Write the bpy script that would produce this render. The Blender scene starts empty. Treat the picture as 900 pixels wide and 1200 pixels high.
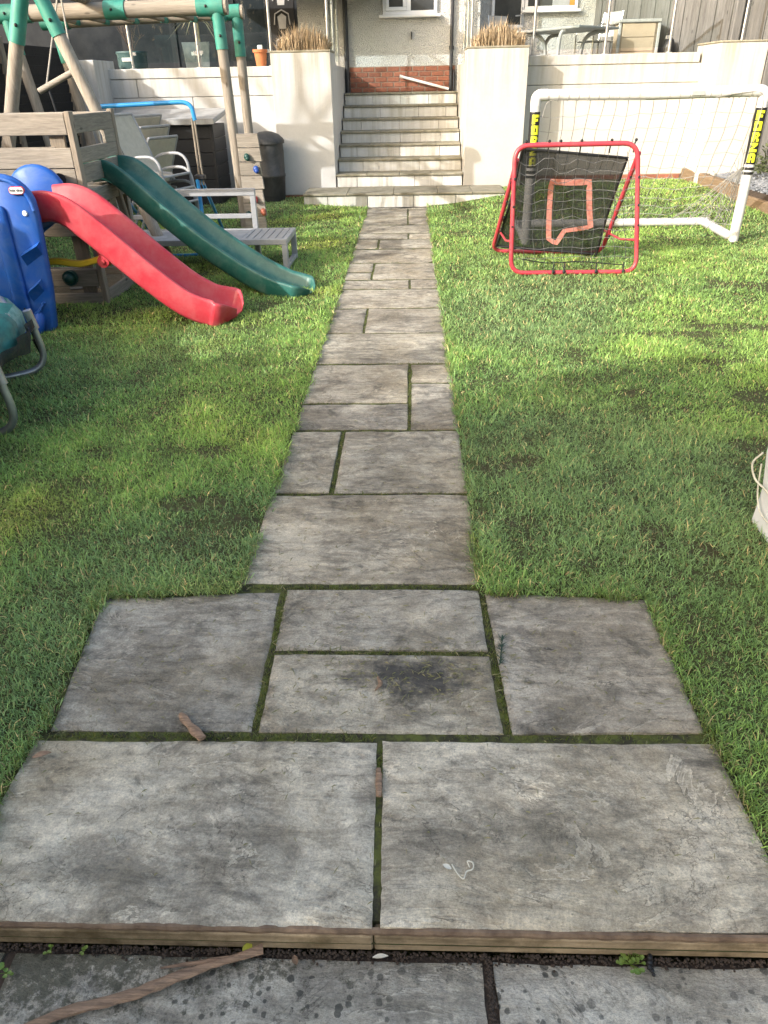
import bpy, math, random
import numpy as np
from mathutils import Vector, Matrix, noise as mnoise
random.seed(7); rng = np.random.default_rng(7)
S = bpy.context.scene
COL = S.collection
# ------------------------------------------------------------------ camera
cam = bpy.data.cameras.new('camera'); camo = bpy.data.objects.new('camera', cam); COL.objects.link(camo)
cam.sensor_fit = 'VERTICAL'; cam.sensor_height = 36.0; cam.lens = 36.0 * 850 / 1200
cam.clip_start = 0.05; cam.clip_end = 900
Rr = np.array([[0.99937774, 0.0, -0.03527216], [0.03037589, -0.50828987, 0.86065017], [-0.01792848, -0.86118605, -0.50797358]])
M3 = Matrix([[Rr[i][0], -Rr[i][1], -Rr[i][2]] for i in range(3)])
camo.matrix_world = Matrix.Translation((0, 0, 1.6)) @ M3.to_4x4()
S.camera = camo
# ------------------------------------------------------------------ light
SUN_DIR = Vector((0.777, 0.629, 0)).normalized()      # the way sunlight travels over the ground
SUN_EL = math.radians(24.0)
world = bpy.data.worlds.new('World'); S.world = world; world.use_nodes = True
wn = world.node_tree.nodes; wl = world.node_tree.links
bg = wn['Background']; bg.inputs['Strength'].default_value = 0.15
sky = wn.new('ShaderNodeTexSky'); sky.sky_type = 'NISHITA'; sky.sun_disc = False
sky.sun_elevation = SUN_EL
sky.sun_rotation = math.atan2(-SUN_DIR.x, -SUN_DIR.y)
sky.air_density = 1.3; sky.dust_density = 6.0; sky.ozone_density = 1.0
wl.new(sky.outputs[0], bg.inputs[0])
sl = bpy.data.lights.new('sun', 'SUN'); sl.energy = 2.0; sl.angle = math.radians(0.5); sl.color = (1.0, 1.0, 1.0)
so = bpy.data.objects.new('sun', sl); COL.objects.link(so)
d = Vector((SUN_DIR.x * math.cos(SUN_EL), SUN_DIR.y * math.cos(SUN_EL), -math.sin(SUN_EL)))
so.rotation_euler = d.to_track_quat('-Z', 'Y').to_euler(); so.location = (-6, -8, 8)
S.view_settings.view_transform = 'Standard'; S.view_settings.look = 'None'
S.view_settings.exposure = 1.52; S.view_settings.gamma = 1.0
S.view_settings.use_white_balance = True; S.view_settings.white_balance_temperature = 6750; S.view_settings.white_balance_tint = 10
S.cycles.max_bounces = 8; S.cycles.transparent_max_bounces = 16

# ------------------------------------------------------------------ helpers
def V(*a): return Vector(a)
class MB:
    def __init__(s): s.v = []; s.f = []; s.m = []
    def add(s, vs, fs, mi=0):
        n = len(s.v); s.v += [tuple(p) for p in vs]
        for f in fs: s.f.append(tuple(n + i for i in f)); s.m.append(mi)
        return s
    def box(s, x0, x1, y0, y1, z0, z1, mi=0):
        vs = [(x0,y0,z0),(x1,y0,z0),(x1,y1,z0),(x0,y1,z0),(x0,y0,z1),(x1,y0,z1),(x1,y1,z1),(x0,y1,z1)]
        return s.add(vs, [(0,3,2,1),(4,5,6,7),(0,1,5,4),(1,2,6,5),(2,3,7,6),(3,0,4,7)], mi)
    def bbox(s, x0, x1, y0, y1, z0, z1, b=0.006, mi=0):
        """box with chamfered edges"""
        b = min(b, (x1-x0)*.45, (y1-y0)*.45, (z1-z0)*.45)
        vs = []; idx = {}
        for i, X in enumerate((x0, x1)):
            for j, Y in enumerate((y0, y1)):
                for k, Z in enumerate((z0, z1)):
                    sx, sy, sz = (b, -b)[i], (b, -b)[j], (b, -b)[k]
                    for a, p in enumerate(((X, Y+sy, Z+sz), (X+sx, Y, Z+sz), (X+sx, Y+sy, Z))):
                        idx[i,j,k,a] = len(vs); vs.append(p)
        I = lambda *q: idx[q]
        fs = []
        for i in (0,1):
            q = [I(i,0,0,0),I(i,1,0,0),I(i,1,1,0),I(i,0,1,0)]; fs.append(q if i else q[::-1])
        for j in (0,1):
            q = [I(0,j,0,1),I(0,j,1,1),I(1,j,1,1),I(1,j,0,1)]; fs.append(q if j else q[::-1])
        for k in (0,1):
            q = [I(0,0,k,2),I(1,0,k,2),I(1,1,k,2),I(0,1,k,2)]; fs.append(q if k else q[::-1])
        for i in (0,1):
            for j in (0,1): fs.append([I(i,j,0,0),I(i,j,1,0),I(i,j,1,1),I(i,j,0,1)])
        for i in (0,1):
            for k in (0,1): fs.append([I(i,0,k,0),I(i,1,k,0),I(i,1,k,2),I(i,0,k,2)])
        for j in (0,1):
            for k in (0,1): fs.append([I(0,j,k,1),I(1,j,k,1),I(1,j,k,2),I(0,j,k,2)])
        for i in (0,1):
            for j in (0,1):
                for k in (0,1): fs.append([I(i,j,k,0),I(i,j,k,1),I(i,j,k,2)])
        return s.add(vs, fs, mi)
    def beam(s, a, b, w, t, up=(0,0,1), mi=0, cham=0.0):
        """rectangular bar from a to b, w across, t along up"""
        a = Vector(a); b = Vector(b); d_ = (b-a).normalized(); up = Vector(up)
        sd = d_.cross(up)
        if sd.length < 1e-4: sd = d_.cross(Vector((1,0,0)))
        sd.normalize(); u = sd.cross(d_).normalized()
        n = len(s.v); L = (b-a).length
        t_ = MB(); t_.bbox(0, L, -w/2, w/2, -t/2, t/2, cham or min(w,t)*.12)
        return s.add([a + d_*p[0] + sd*p[1] + u*p[2] for p in t_.v], t_.f, mi)
    def tube(s, pts, r, seg=8, closed=False, caps=True, mi=0):
        pts = [Vector(p) for p in pts]; n = len(pts); rs = r if hasattr(r, '__len__') else [r]*n
        base = len(s.v); prev = None; vs = []; fs = []
        for i, p in enumerate(pts):
            if closed: t = (pts[(i+1) % n] - pts[i-1])
            else: t = pts[min(i+1, n-1)] - pts[max(i-1, 0)]
            if t.length < 1e-9: t = Vector((0,0,1))
            t.normalize()
            if prev is None:
                a = Vector((0,0,1)) if abs(t.z) < .9 else Vector((1,0,0))
                u = (a - t*a.dot(t)).normalized()
            else:
                u = prev - t*prev.dot(t); u = u.normalized() if u.length > 1e-6 else prev
            prev = u; w = t.cross(u)
            for k in range(seg):
                an = 2*math.pi*k/seg
                vs.append(p + (u*math.cos(an) + w*math.sin(an))*rs[i])
        m = n if closed else n-1
        for i in range(m):
            for k in range(seg):
                a = i*seg+k; b = i*seg+(k+1) % seg; j = ((i+1) % n)*seg
                fs.append((a, b, j+(k+1) % seg, j+k))
        if caps and not closed:
            fs.append(tuple(range(seg))[::-1]); fs.append(tuple((n-1)*seg+k for k in range(seg)))
        return s.add(vs, fs, mi)
    def prism(s, poly, axis, a0, a1, bev=0.0, mi=0):
        """extrude a 2D outline along an axis ('y': poly=(x,z); 'x': (y,z); 'z': (x,y)), edges bevelled"""
        n = len(poly); c = Vector((sum(p[0] for p in poly)/n, sum(p[1] for p in poly)/n))
        def mk(p, q):
            return {'y': (p[0], q, p[1]), 'x': (q, p[0], p[1]), 'z': (p[0], p[1], q)}[axis]
        rings = [(a0, -bev), (a0+bev, 0), (a1-bev, 0), (a1, -bev)] if bev else [(a0, 0), (a1, 0)]
        vs = []
        # inset along averaged normals
        ar = sum(poly[i][0]*poly[(i+1) % n][1]-poly[(i+1) % n][0]*poly[i][1] for i in range(n))
        sg = 1 if ar > 0 else -1
        nor = []
        for i in range(n):
            e1 = Vector(poly[i])-Vector(poly[i-1]); e2 = Vector(poly[(i+1) % n])-Vector(poly[i])
            nn = Vector((e1.y, -e1.x)).normalized() + Vector((e2.y, -e2.x)).normalized()
            nor.append(nn.normalized()*sg if nn.length > 1e-6 else Vector((0,0)))
        for q, off in rings:
            for i, p in enumerate(poly): vs.append(mk(Vector(p)+nor[i]*off, q))
        fs = []
        R_ = len(rings)
        for r_ in range(R_-1):
            for i in range(n): fs.append((r_*n+i, r_*n+(i+1) % n, (r_+1)*n+(i+1) % n, (r_+1)*n+i))
        fs.append(tuple(range(n))[::-1]); fs.append(tuple((R_-1)*n+i for i in range(n)))
        return s.add(vs, fs, mi)
    def lathe(s, prof, c, seg=20, mi=0):
        n = len(prof); vs = []; fs = []
        for r, z in prof:
            for k in range(seg):
                a = 2*math.pi*k/seg; vs.append((c[0]+r*math.cos(a), c[1]+r*math.sin(a), c[2]+z))
        for i in range(n-1):
            for k in range(seg): fs.append((i*seg+k, i*seg+(k+1) % seg, (i+1)*seg+(k+1) % seg, (i+1)*seg+k))
        fs.append(tuple(range(seg))[::-1]); fs.append(tuple((n-1)*seg+k for k in range(seg)))
        return s.add(vs, fs, mi)
    def ball(s, c, r, seg=10, rings=6, sc=(1,1,1), mi=0):
        vs = []; fs = []
        for i in range(rings+1):
            th = math.pi*i/rings
            for k in range(seg):
                a = 2*math.pi*k/seg
                vs.append((c[0]+r*sc[0]*math.sin(th)*math.cos(a), c[1]+r*sc[1]*math.sin(th)*math.sin(a), c[2]+r*sc[2]*math.cos(th)))
        for i in range(rings):
            for k in range(seg): fs.append((i*seg+k, (i+1)*seg+k, (i+1)*seg+(k+1) % seg, i*seg+(k+1) % seg))
        return s.add(vs, fs, mi)
    def build(s, name, mat, parent=None, smooth=None, kind=None):
        org = Vector((0,0,0)); q = parent
        while q is not None: org += q.location; q = q.parent
        me = bpy.data.meshes.new(name)
        me.from_pydata([(p[0]-org.x, p[1]-org.y, p[2]-org.z) for p in s.v], [], s.f)
        mats = mat if isinstance(mat, (list, tuple)) else [mat]
        for m_ in mats: me.materials.append(m_)
        if len(mats) > 1: me.polygons.foreach_set('material_index', s.m)
        me.validate(clean_customdata=False)
        import bmesh
        bm_ = bmesh.new(); bm_.from_mesh(me); bmesh.ops.recalc_face_normals(bm_, faces=bm_.faces); bm_.to_mesh(me); bm_.free()
        if smooth:
            me.polygons.foreach_set('use_smooth', [True]*len(me.polygons)); me.set_sharp_from_angle(angle=math.radians(smooth))
        me.update()
        o = bpy.data.objects.new(name, me); COL.objects.link(o)
        if parent is not None: o.parent = parent
        if kind: o['kind'] = kind
        return o
def tag(o, label, cat, group=None):
    o['label'] = label; o['category'] = cat
    if group: o['group'] = group
    return o
def thing(name, label, cat, loc=(0,0,0), group=None):
    o = bpy.data.objects.new(name, None); COL.objects.link(o); o.location = loc; o.empty_display_size = .1
    return tag(o, label, cat, group)
def copy_tree(o, parent=None):
    c = o.copy(); COL.objects.link(c)
    if parent is not None: c.parent = parent; c.matrix_parent_inverse = o.matrix_parent_inverse
    for ch in list(o.children): copy_tree(ch, c)
    return c
def smooth_path(pts, n=6):
    pts = [Vector(p) for p in pts]; out = []
    P = [pts[0]*2-pts[1]] + pts + [pts[-1]*2-pts[-2]]
    for i in range(1, len(P)-2):
        for k in range(n):
            t = k/n
            out.append(0.5*((2*P[i]) + (P[i+1]-P[i-1])*t + (2*P[i-1]-5*P[i]+4*P[i+1]-P[i+2])*t*t + (3*P[i]-P[i-1]-3*P[i+1]+P[i+2])*t**3))
    out.append(pts[-1]); return out
def fillet(pts, r, n=5, closed=False):
    """polyline with rounded corners"""
    pts = [Vector(p) for p in pts]; out = []; m = len(pts)
    for i, p in enumerate(pts):
        if not closed and i in (0, m-1): out.append(p); continue
        a = pts[i-1]; b = pts[(i+1) % m]
        ra = min(r, (a-p).length*.49); rb = min(r, (b-p).length*.49)
        s0 = p+(a-p).normalized()*ra; s1 = p+(b-p).normalized()*rb
        for k in range(n+1):
            t = k/n; out.append(s0*(1-t)**2 + p*2*t*(1-t) + s1*t*t)
    return out
def ss(a, b, x):
    t = min(1, max(0, (x-a)/(b-a))); return t*t*(3-2*t)

# ------------------------------------------------------------------ materials
def new_mat(name):
    m = bpy.data.materials.new(name); m.use_nodes = True
    return m, m.node_tree.nodes, m.node_tree.links, m.node_tree.nodes['Principled BSDF']
def nz(N, L, co, scale, detail=5, rough=.6, dist=0.0):
    n = N.new('ShaderNodeTexNoise'); n.inputs['Scale'].default_value = scale; n.inputs['Detail'].default_value = detail
    n.inputs['Roughness'].default_value = rough; n.inputs['Distortion'].default_value = dist
    if co is not None: L.new(co, n.inputs['Vector'])
    return n.outputs['Fac']
def ramp(N, L, fac, stops):
    r = N.new('ShaderNodeValToRGB'); e = r.color_ramp.elements
    while len(e) < len(stops): e.new(.5)
    for i, (p, c) in enumerate(stops):
        e[i].position = p; e[i].color = (c, c, c, 1) if not hasattr(c, '__len__') else (*c, 1)
    L.new(fac, r.inputs[0]); return r.outputs[0]
def mixc(N, L, fac, a, b, mode='MIX'):
    m = N.new('ShaderNodeMix'); m.data_type = 'RGBA'; m.blend_type = mode
    for sock, val in ((m.inputs[0], fac), (m.inputs[6], a), (m.inputs[7], b)):
        if isinstance(val, (int, float)): sock.default_value = val
        elif hasattr(val, '__len__'): sock.default_value = (*val, 1)
        else: L.new(val, sock)
    return m.outputs[2]
def mathn(N, L, op, a, b=0.0, clamp=False):
    m = N.new('ShaderNodeMath'); m.operation = op; m.use_clamp = clamp
    for i, v in enumerate((a, b)):
        if isinstance(v, (int, float)): m.inputs[i].default_value = v
        else: L.new(v, m.inputs[i])
    return m.outputs[0]
def coords(N, L, kind='Object', scale=(1,1,1), rnd=True, rot=(0,0,0)):
    """texture coordinates fixed to the object, shifted per object so that alike pieces differ"""
    tc = N.new('ShaderNodeTexCoord'); mp = N.new('ShaderNodeMapping'); mp.inputs['Scale'].default_value = scale
    mp.inputs['Rotation'].default_value = rot
    if kind == 'World':
        g = N.new('ShaderNodeNewGeometry'); L.new(g.outputs['Position'], mp.inputs['Vector'])
    else: L.new(tc.outputs[kind], mp.inputs['Vector'])
    if rnd:
        oi = N.new('ShaderNodeObjectInfo'); cm = N.new('ShaderNodeVectorMath'); cm.operation = 'SCALE'
        cm.inputs[0].default_value = (37, 91, 53); L.new(oi.outputs['Random'], cm.inputs['Scale']); L.new(cm.outputs[0], mp.inputs['Location'])
    return mp.outputs[0]
def orand(N):
    return N.new('ShaderNodeObjectInfo').outputs['Random']
def bump(N, L, P, h, strength=.3, dist=.01, prev=None):
    b = N.new('ShaderNodeBump'); b.inputs['Strength'].default_value = strength; b.inputs['Distance'].default_value = dist
    L.new(h, b.inputs['Height'])
    if prev is not None: L.new(prev, b.inputs['Normal'])
    L.new(b.outputs[0], P.inputs['Normal']); return b.outputs[0]
def plain(name, c1, c2=None, rough=.5, scale=12, metal=0.0, bstr=.0, bscale=80, spec=.5, stretch=(1,1,1), pvar=0.0, contrast=(.35,.65)):
    m, N, L, P = new_mat(name)
    c2 = c2 or tuple(x*.75 for x in c1)
    co = coords(N, L, 'Object', stretch)
    col = mixc(N, L, ramp(N, L, nz(N, L, co, scale, 6, .65), [(contrast[0], 0.0), (contrast[1], 1.0)]), c1, c2)
    if pvar:
        k = mathn(N, L, 'MULTIPLY_ADD', orand(N), pvar); N_ = k.node; N_.inputs[2].default_value = 1-pvar/2
        cb = N.new('ShaderNodeCombineColor'); [L.new(k, cb.inputs[i]) for i in range(3)]
        col = mixc(N, L, 1.0, col, cb.outputs[0], 'MULTIPLY')
    L.new(col, P.inputs['Base Color'])
    P.inputs['Metallic'].default_value = metal; P.inputs['Specular IOR Level'].default_value = spec
    r_ = mathn(N, L, 'MULTIPLY_ADD', nz(N, L, co, scale*2.3, 4), .25); r_.node.inputs[2].default_value = max(.03, rough-.12)
    L.new(r_, P.inputs['Roughness'])
    if bstr: bump(N, L, P, nz(N, L, co, bscale, 5, .7), bstr, .004)
    return m
def stone_mat(name, dark, mid, light, warm, spots=False, lichen=.5):
    m, N, L, P = new_mat(name)
    co = coords(N, L, 'Object'); cs = coords(N, L, 'Object', (1.0, 3.2, 1), rot=(0,0,.5))
    a = nz(N, L, co, 3.2, 7, .65, .4); b = nz(N, L, cs, 7, 7, .75, .6); c = nz(N, L, co, 160, 4, .8); g = nz(N, L, co, 28, 6, .75)
    f = mathn(N, L, 'ADD', mathn(N, L, 'MULTIPLY', a, .55), mathn(N, L, 'MULTIPLY', b, .45))
    col = ramp(N, L, f, [(.39, dark), (.48, mid), (.57, light)])
    wm = ramp(N, L, nz(N, L, co, 1.7, 5, .6, .5), [(.45, 0.0), (.7, .65)])
    col = mixc(N, L, wm, col, warm)
    lay = mathn(N, L, 'MULTIPLY', nz(N, L, coords(N, L, 'Object', (1.0, 2.0, 1), rot=(0, 0, .6)), 1.6, 9, .62, .9), 9.0)
    lf = mathn(N, L, 'FRACT', lay)
    line = ramp(N, L, lf, [(0.0, 0.0), (.03, 1.0), (.07, .25), (.16, 0.0)])  # shade of the riven layer steps, put into the colour as dark lines
    line = mathn(N, L, 'MULTIPLY', line, ramp(N, L, nz(N, L, co, 4.5, 5, .7), [(.47, 0.0), (.58, .8)]))
    col = mixc(N, L, line, col, tuple(x*.42 for x in dark))
    hl = mathn(N, L, 'MULTIPLY', ramp(N, L, lf, [(.80, 0.0), (.98, .55), (1.0, 0.0)]), ramp(N, L, nz(N, L, co, 3.5, 5, .7), [(.46, 0.0), (.60, .9)]))
    col = mixc(N, L, hl, col, tuple(min(1, x*1.35) for x in light))  # bright layer edges painted on, as light would catch the relief
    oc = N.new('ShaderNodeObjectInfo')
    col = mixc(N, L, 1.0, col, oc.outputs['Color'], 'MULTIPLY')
    gr = ramp(N, L, c, [(.25, (.62, .62, .62)), (.5, (1, 1, 1)), (.78, (1.45, 1.45, 1.42))])
    col = mixc(N, L, 1.0, col, gr, 'MULTIPLY')
    gm = ramp(N, L, g, [(.3, (.6, .6, .62)), (.5, (1, 1, 1)), (.72, (1.3, 1.3, 1.27))])
    col = mixc(N, L, .75, col, gm, 'MULTIPLY')
    fs_ = ramp(N, L, nz(N, L, co, 420, 3, .8), [(.30, (.55,.55,.55)), (.45, (1,1,1)), (.62, (1,1,1)), (.75, (1.6,1.58,1.5))])
    col = mixc(N, L, .7, col, fs_, 'MULTIPLY')
    pit = N.new('ShaderNodeTexVoronoi'); pit.inputs['Scale'].default_value = 55; L.new(co, pit.inputs['Vector'])
    pm = mathn(N, L, 'MULTIPLY', ramp(N, L, pit.outputs['Distance'], [(.06, 1.0), (.16, 0.0)]), ramp(N, L, nz(N, L, co, 9, 5, .7), [(.52, 0.0), (.62, .7)]))
    col = mixc(N, L, pm, col, (.06, .056, .05))
    # dark algae patches and dirty cracks
    pa = ramp(N, L, nz(N, L, co, 5.5, 8, .7, .8), [(.56, 0.0), (.64, lichen)])
    col = mixc(N, L, pa, col, (.055, .055, .048))
    cr = N.new('ShaderNodeTexVoronoi'); cr.feature = 'DISTANCE_TO_EDGE'; cr.inputs['Scale'].default_value = 2.1
    cw = N.new('ShaderNodeVectorMath'); cw.operation = 'ADD'; L.new(co, cw.inputs[0])
    nn = N.new('ShaderNodeTexNoise'); nn.inputs['Scale'].default_value = 5; nn.inputs['Detail'].default_value = 6; L.new(co, nn.inputs['Vector']); L.new(nn.outputs['Color'], cw.inputs[1])
    L.new(cw.outputs[0], cr.inputs['Vector'])
    crm = mathn(N, L, 'MULTIPLY', ramp(N, L, cr.outputs['Distance'], [(0.0, 1.0), (.012, 0.0)]), ramp(N, L, nz(N, L, co, 2.5, 3), [(.5, 0.0), (.62, .5)]))
    col = mixc(N, L, crm, col, (.05, .045, .035))
    if spots:
        v = N.new('ShaderNodeTexVoronoi'); v.inputs['Scale'].default_value = 46; v.inputs['Randomness'].default_value = 1
        L.new(co, v.inputs['Vector'])
        sc = N.new('ShaderNodeSeparateColor'); L.new(v.outputs['Color'], sc.inputs[0])
        th = mathn(N, L, 'MULTIPLY', mathn(N, L, 'POWER', sc.outputs[0], 1.5), .50)
        dn = mathn(N, L, 'ADD', v.outputs['Distance'], mathn(N, L, 'MULTIPLY', mathn(N, L, 'SUBTRACT', nz(N, L, co, 130, 4), .5), .35))
        sm = mathn(N, L, 'MULTIPLY', mathn(N, L, 'SUBTRACT', th, dn), 14, True)
        sm = mathn(N, L, 'MULTIPLY', sm, ramp(N, L, nz(N, L, co, 6, 3), [(.35, .25), (.6, .85)]))
        col = mixc(N, L, sm, col, (.06, .062, .055))
        gp = N.new('ShaderNodeNewGeometry'); sx = N.new('ShaderNodeSeparateXYZ'); L.new(gp.outputs['Position'], sx.inputs[0])
        # dark wet algae in the left corner along the step
        e = mathn(N, L, 'ADD', mathn(N, L, 'MULTIPLY', mathn(N, L, 'ADD', sx.outputs[0], .30), -1.5), mathn(N, L, 'MULTIPLY', mathn(N, L, 'SUBTRACT', sx.outputs[1], .79), 5.5))
        e = mathn(N, L, 'ADD', e, mathn(N, L, 'MULTIPLY', mathn(N, L, 'SUBTRACT', nz(N, L, co, 34, 7, .8), .5), 6.0))
        col = mixc(N, L, mathn(N, L, 'MULTIPLY', mathn(N, L, 'MULTIPLY', mathn(N, L, 'SUBTRACT', e, .35), 2.0, True), .78), col, (.075, .076, .052))
    else:
        gp = N.new('ShaderNodeNewGeometry'); 
        def blotch(cx, cy, rx, ry, amt):
            global_ = N.new('ShaderNodeMapping'); global_.vector_type = 'POINT'
            global_.inputs['Location'].default_value = (-cx/rx, -cy/ry, 0); global_.inputs['Scale'].default_value = (1/rx, 1/ry, 0)
            L.new(gp.outputs['Position'], global_.inputs['Vector'])
            ln = N.new('ShaderNodeVectorMath'); ln.operation = 'LENGTH'; L.new(global_.outputs[0], ln.inputs[0])
            dd = mathn(N, L, 'ADD', ln.outputs['Value'], mathn(N, L, 'MULTIPLY', mathn(N, L, 'SUBTRACT', nz(N, L, co, 11, 9, .75), .5), 3.2))
            return mathn(N, L, 'MULTIPLY', ramp(N, L, dd, [(.35, 1.0), (1.1, 0.0)]), amt)
        col = mixc(N, L, blotch(0.0, 1.70, .22, .11, .85), col, (.05, .05, .05))
        col = mixc(N, L, blotch(.35, 1.12, .22, .10, .28), col, (.10, .098, .08))
        col = mixc(N, L, blotch(-.75, 1.03, .30, .05, .35), col, (.08, .08, .07))
    L.new(col, P.inputs['Base Color'])
    P.inputs['Roughness'].default_value = .82; P.inputs['Specular IOR Level'].default_value = .3
    h = mathn(N, L, 'ADD', mathn(N, L, 'ADD', mathn(N, L, 'MULTIPLY', b, 1.0), mathn(N, L, 'MULTIPLY', g, .35)), mathn(N, L, 'MULTIPLY', lf, .35))
    p1 = bump(N, L, P, h, .9, .018)
    bump(N, L, P, c, .35, .0025, p1)
    return m
def wood_mat(name, c1, c2, axis, rough=.8, gscale=9, moss=None):
    m, N, L, P = new_mat(name)
    sc = [14, 14, 14]; sc[axis] = .9
    co = coords(N, L, 'Object', tuple(sc)); c0 = coords(N, L, 'Object')
    a = nz(N, L, co, gscale*.35, 7, .7, .3); b = nz(N, L, co, gscale, 5, .7)
    col = mixc(N, L, ramp(N, L, a, [(.3, 0.0), (.7, 1.0)]), c1, c2)
    col = mixc(N, L, .7, col, ramp(N, L, b, [(.3, (.6,.58,.55)), (.55, (1,1,1)), (.75, (1.25,1.25,1.25))]), 'MULTIPLY')
    col = mixc(N, L, 1.0, col, ramp(N, L, orand(N), [(0, (.85,.84,.82)), (1, (1.12,1.11,1.1))]), 'MULTIPLY')
    kn = N.new('ShaderNodeTexVoronoi'); kn.inputs['Scale'].default_value = 5.5
    cm = coords(N, L, 'Object', tuple(.45 if i == axis else 1.3 for i in range(3))); L.new(cm, kn.inputs['Vector'])
    col = mixc(N, L, ramp(N, L, kn.outputs['Distance'], [(.05, .75), (.10, 0.0)]), col, tuple(x*.35 for x in c2))
    if moss: col = mixc(N, L, ramp(N, L, nz(N, L, c0, 5, 7, .7), [(.42, 0.0), (.62, .9)]), col, moss)
    L.new(col, P.inputs['Base Color']); P.inputs['Roughness'].default_value = rough; P.inputs['Specular IOR Level'].default_value = .25
    bump(N, L, P, mathn(N, L, 'ADD', a, mathn(N, L, 'MULTIPLY', b, .5)), .45, .006)
    return m
def render_mat(name, base, stain, amount=.5, bscale=90, bstr=.25, top=1.9, bot=.1, pebble=False):
    """painted masonry with streaks running down from its top and dirt near the ground"""
    m, N, L, P = new_mat(name)
    g = N.new('ShaderNodeNewGeometry'); sx = N.new('ShaderNodeSeparateXYZ'); L.new(g.outputs['Position'], sx.inputs[0])
    cw = coords(N, L, 'World', rnd=False); cst = coords(N, L, 'World', (9, 9, .5), rnd=False)
    streak = ramp(N, L, nz(N, L, cst, 1.0, 6, .7), [(.42, 0.0), (.68, 1.0)])
    top_ = ramp(N, L, mathn(N, L, 'MULTIPLY_ADD', mathn(N, L, 'SUBTRACT', top, sx.outputs[2]), -1.3), [(0, 0.0), (1, 1.0)])
    top_.node.inputs[0].links[0].from_node.inputs[2].default_value = 1.0
    bt = mathn(N, L, 'MULTIPLY_ADD', mathn(N, L, 'SUBTRACT', sx.outputs[2], bot), -2.6, True); bt.node.inputs[2].default_value = .8
    f = mathn(N, L, 'ADD', mathn(N, L, 'MULTIPLY', streak, mathn(N, L, 'MULTIPLY', top_, .9)), mathn(N, L, 'MULTIPLY', bt, mathn(N, L, 'MULTIPLY', nz(N, L, cw, 9, 6, .7), .6)))
    f = mathn(N, L, 'ADD', f, mathn(N, L, 'MULTIPLY', ramp(N, L, nz(N, L, cw, 2.2, 7, .7), [(.45, 0.0), (.75, .7)]), .35))
    f = mathn(N, L, 'MULTIPLY', f, amount, True)
    col = mixc(N, L, f, base, stain)
    col = mixc(N, L, .25, col, ramp(N, L, nz(N, L, cw, 30, 6, .7), [(.3, (.8,.8,.8)), (.6, (1.05,1.05,1.05))]), 'MULTIPLY')
    L.new(col, P.inputs['Base Color']); P.inputs['Roughness'].default_value = .85; P.inputs['Specular IOR Level'].default_value = .25
    if pebble:
        v = N.new('ShaderNodeTexVoronoi'); v.inputs['Scale'].default_value = 60; L.new(cw, v.inputs['Vector'])
        bump(N, L, P, mathn(N, L, 'ADD', v.outputs['Distance'], nz(N, L, cw, 40, 4)), .9, .02)
    else: bump(N, L, P, nz(N, L, cw, bscale, 5, .7), bstr, .006)
    return m
def glass_mat(name, tint=(.9,.95,.95), refl=.10, rough=.02):
    m, N, L, P = new_mat(name)
    out = N['Material Output']; tr = N.new('ShaderNodeBsdfTransparent'); tr.inputs[0].default_value = (*tint, 1)
    gl = N.new('ShaderNodeBsdfGlossy'); gl.inputs['Roughness'].default_value = rough
    lw = N.new('ShaderNodeLayerWeight'); lw.inputs['Blend'].default_value = .25
    mx = N.new('ShaderNodeMixShader'); L.new(mathn(N, L, 'ADD', mathn(N, L, 'MULTIPLY', lw.outputs['Fresnel'], .25), refl*.4, True), mx.inputs[0])
    L.new(tr.outputs[0], mx.inputs[1]); L.new(gl.outputs[0], mx.inputs[2]); L.new(mx.outputs[0], out.inputs['Surface']); N.remove(P)
    return m
def mesh_fabric(name, col, open_=.35, scale=260):
    """woven netting: a fine weave whose holes let light and view through"""
    m, N, L, P = new_mat(name)
    out = N['Material Output']; tr = N.new('ShaderNodeBsdfTransparent'); mx = N.new('ShaderNodeMixShader')
    co = coords(N, L, 'Object', rnd=False)
    f = ramp(N, L, nz(N, L, co, scale, 2, .5), [(.30, open_*1.4), (.70, open_*.6)])
    L.new(f, mx.inputs[0]); L.new(P.outputs[0], mx.inputs[1]); L.new(tr.outputs[0], mx.inputs[2]); L.new(mx.outputs[0], out.inputs['Surface'])
    L.new(mixc(N, L, nz(N, L, co, 9, 5), col, tuple(x*1.8 for x in col)), P.inputs['Base Color']); P.inputs['Roughness'].default_value = .8
    return m

M = {}
M['slab'] = stone_mat('riven_sandstone', (.185,.170,.140), (.33,.305,.255), (.54,.505,.425), (.33,.28,.195))
M['patio'] = stone_mat('grey_patio_stone', (.235,.22,.185), (.385,.36,.305), (.57,.54,.465), (.34,.31,.24), spots=True, lichen=.25)
M['tread'] = plain('tread_stone', (.29,.265,.205), (.17,.16,.11), .85, 9, bstr=.3, pvar=.3)
M['riser'] = render_mat('painted_riser', (.64,.635,.61), (.22,.20,.11), .5, 60, .3, -10, .0)
M['wall'] = render_mat('cream_render', (.53,.53,.522), (.28,.26,.20), .75)
M['wallR'] = render_mat('cream_render_warm', (.49,.478,.45), (.29,.26,.18), .75)
M['house'] = render_mat('pebble_dash', (.58,.58,.565), (.45,.44,.38), .3, top=9, bot=1.2, pebble=True)
M['brick'] = plain('red_brick', (.33,.12,.07), (.20,.075,.05), .85, 25, bstr=.5, bscale=90, pvar=.4)
M['mortar'] = plain('mortar', (.30,.22,.17), (.21,.15,.12), .9, 30, bstr=.4)
M['wood_x'] = wood_mat('weathered_plank', (.37,.335,.285), (.23,.205,.178), 0)
M['wood_y'] = wood_mat('weathered_plank_side', (.33,.30,.255), (.20,.18,.155), 1)
M['wood_z'] = wood_mat('weathered_post', (.34,.29,.235), (.22,.19,.155), 2)
M['log_x'] = wood_mat('round_log_beam', (.41,.37,.315), (.27,.24,.205), 0, gscale=5)
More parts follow.
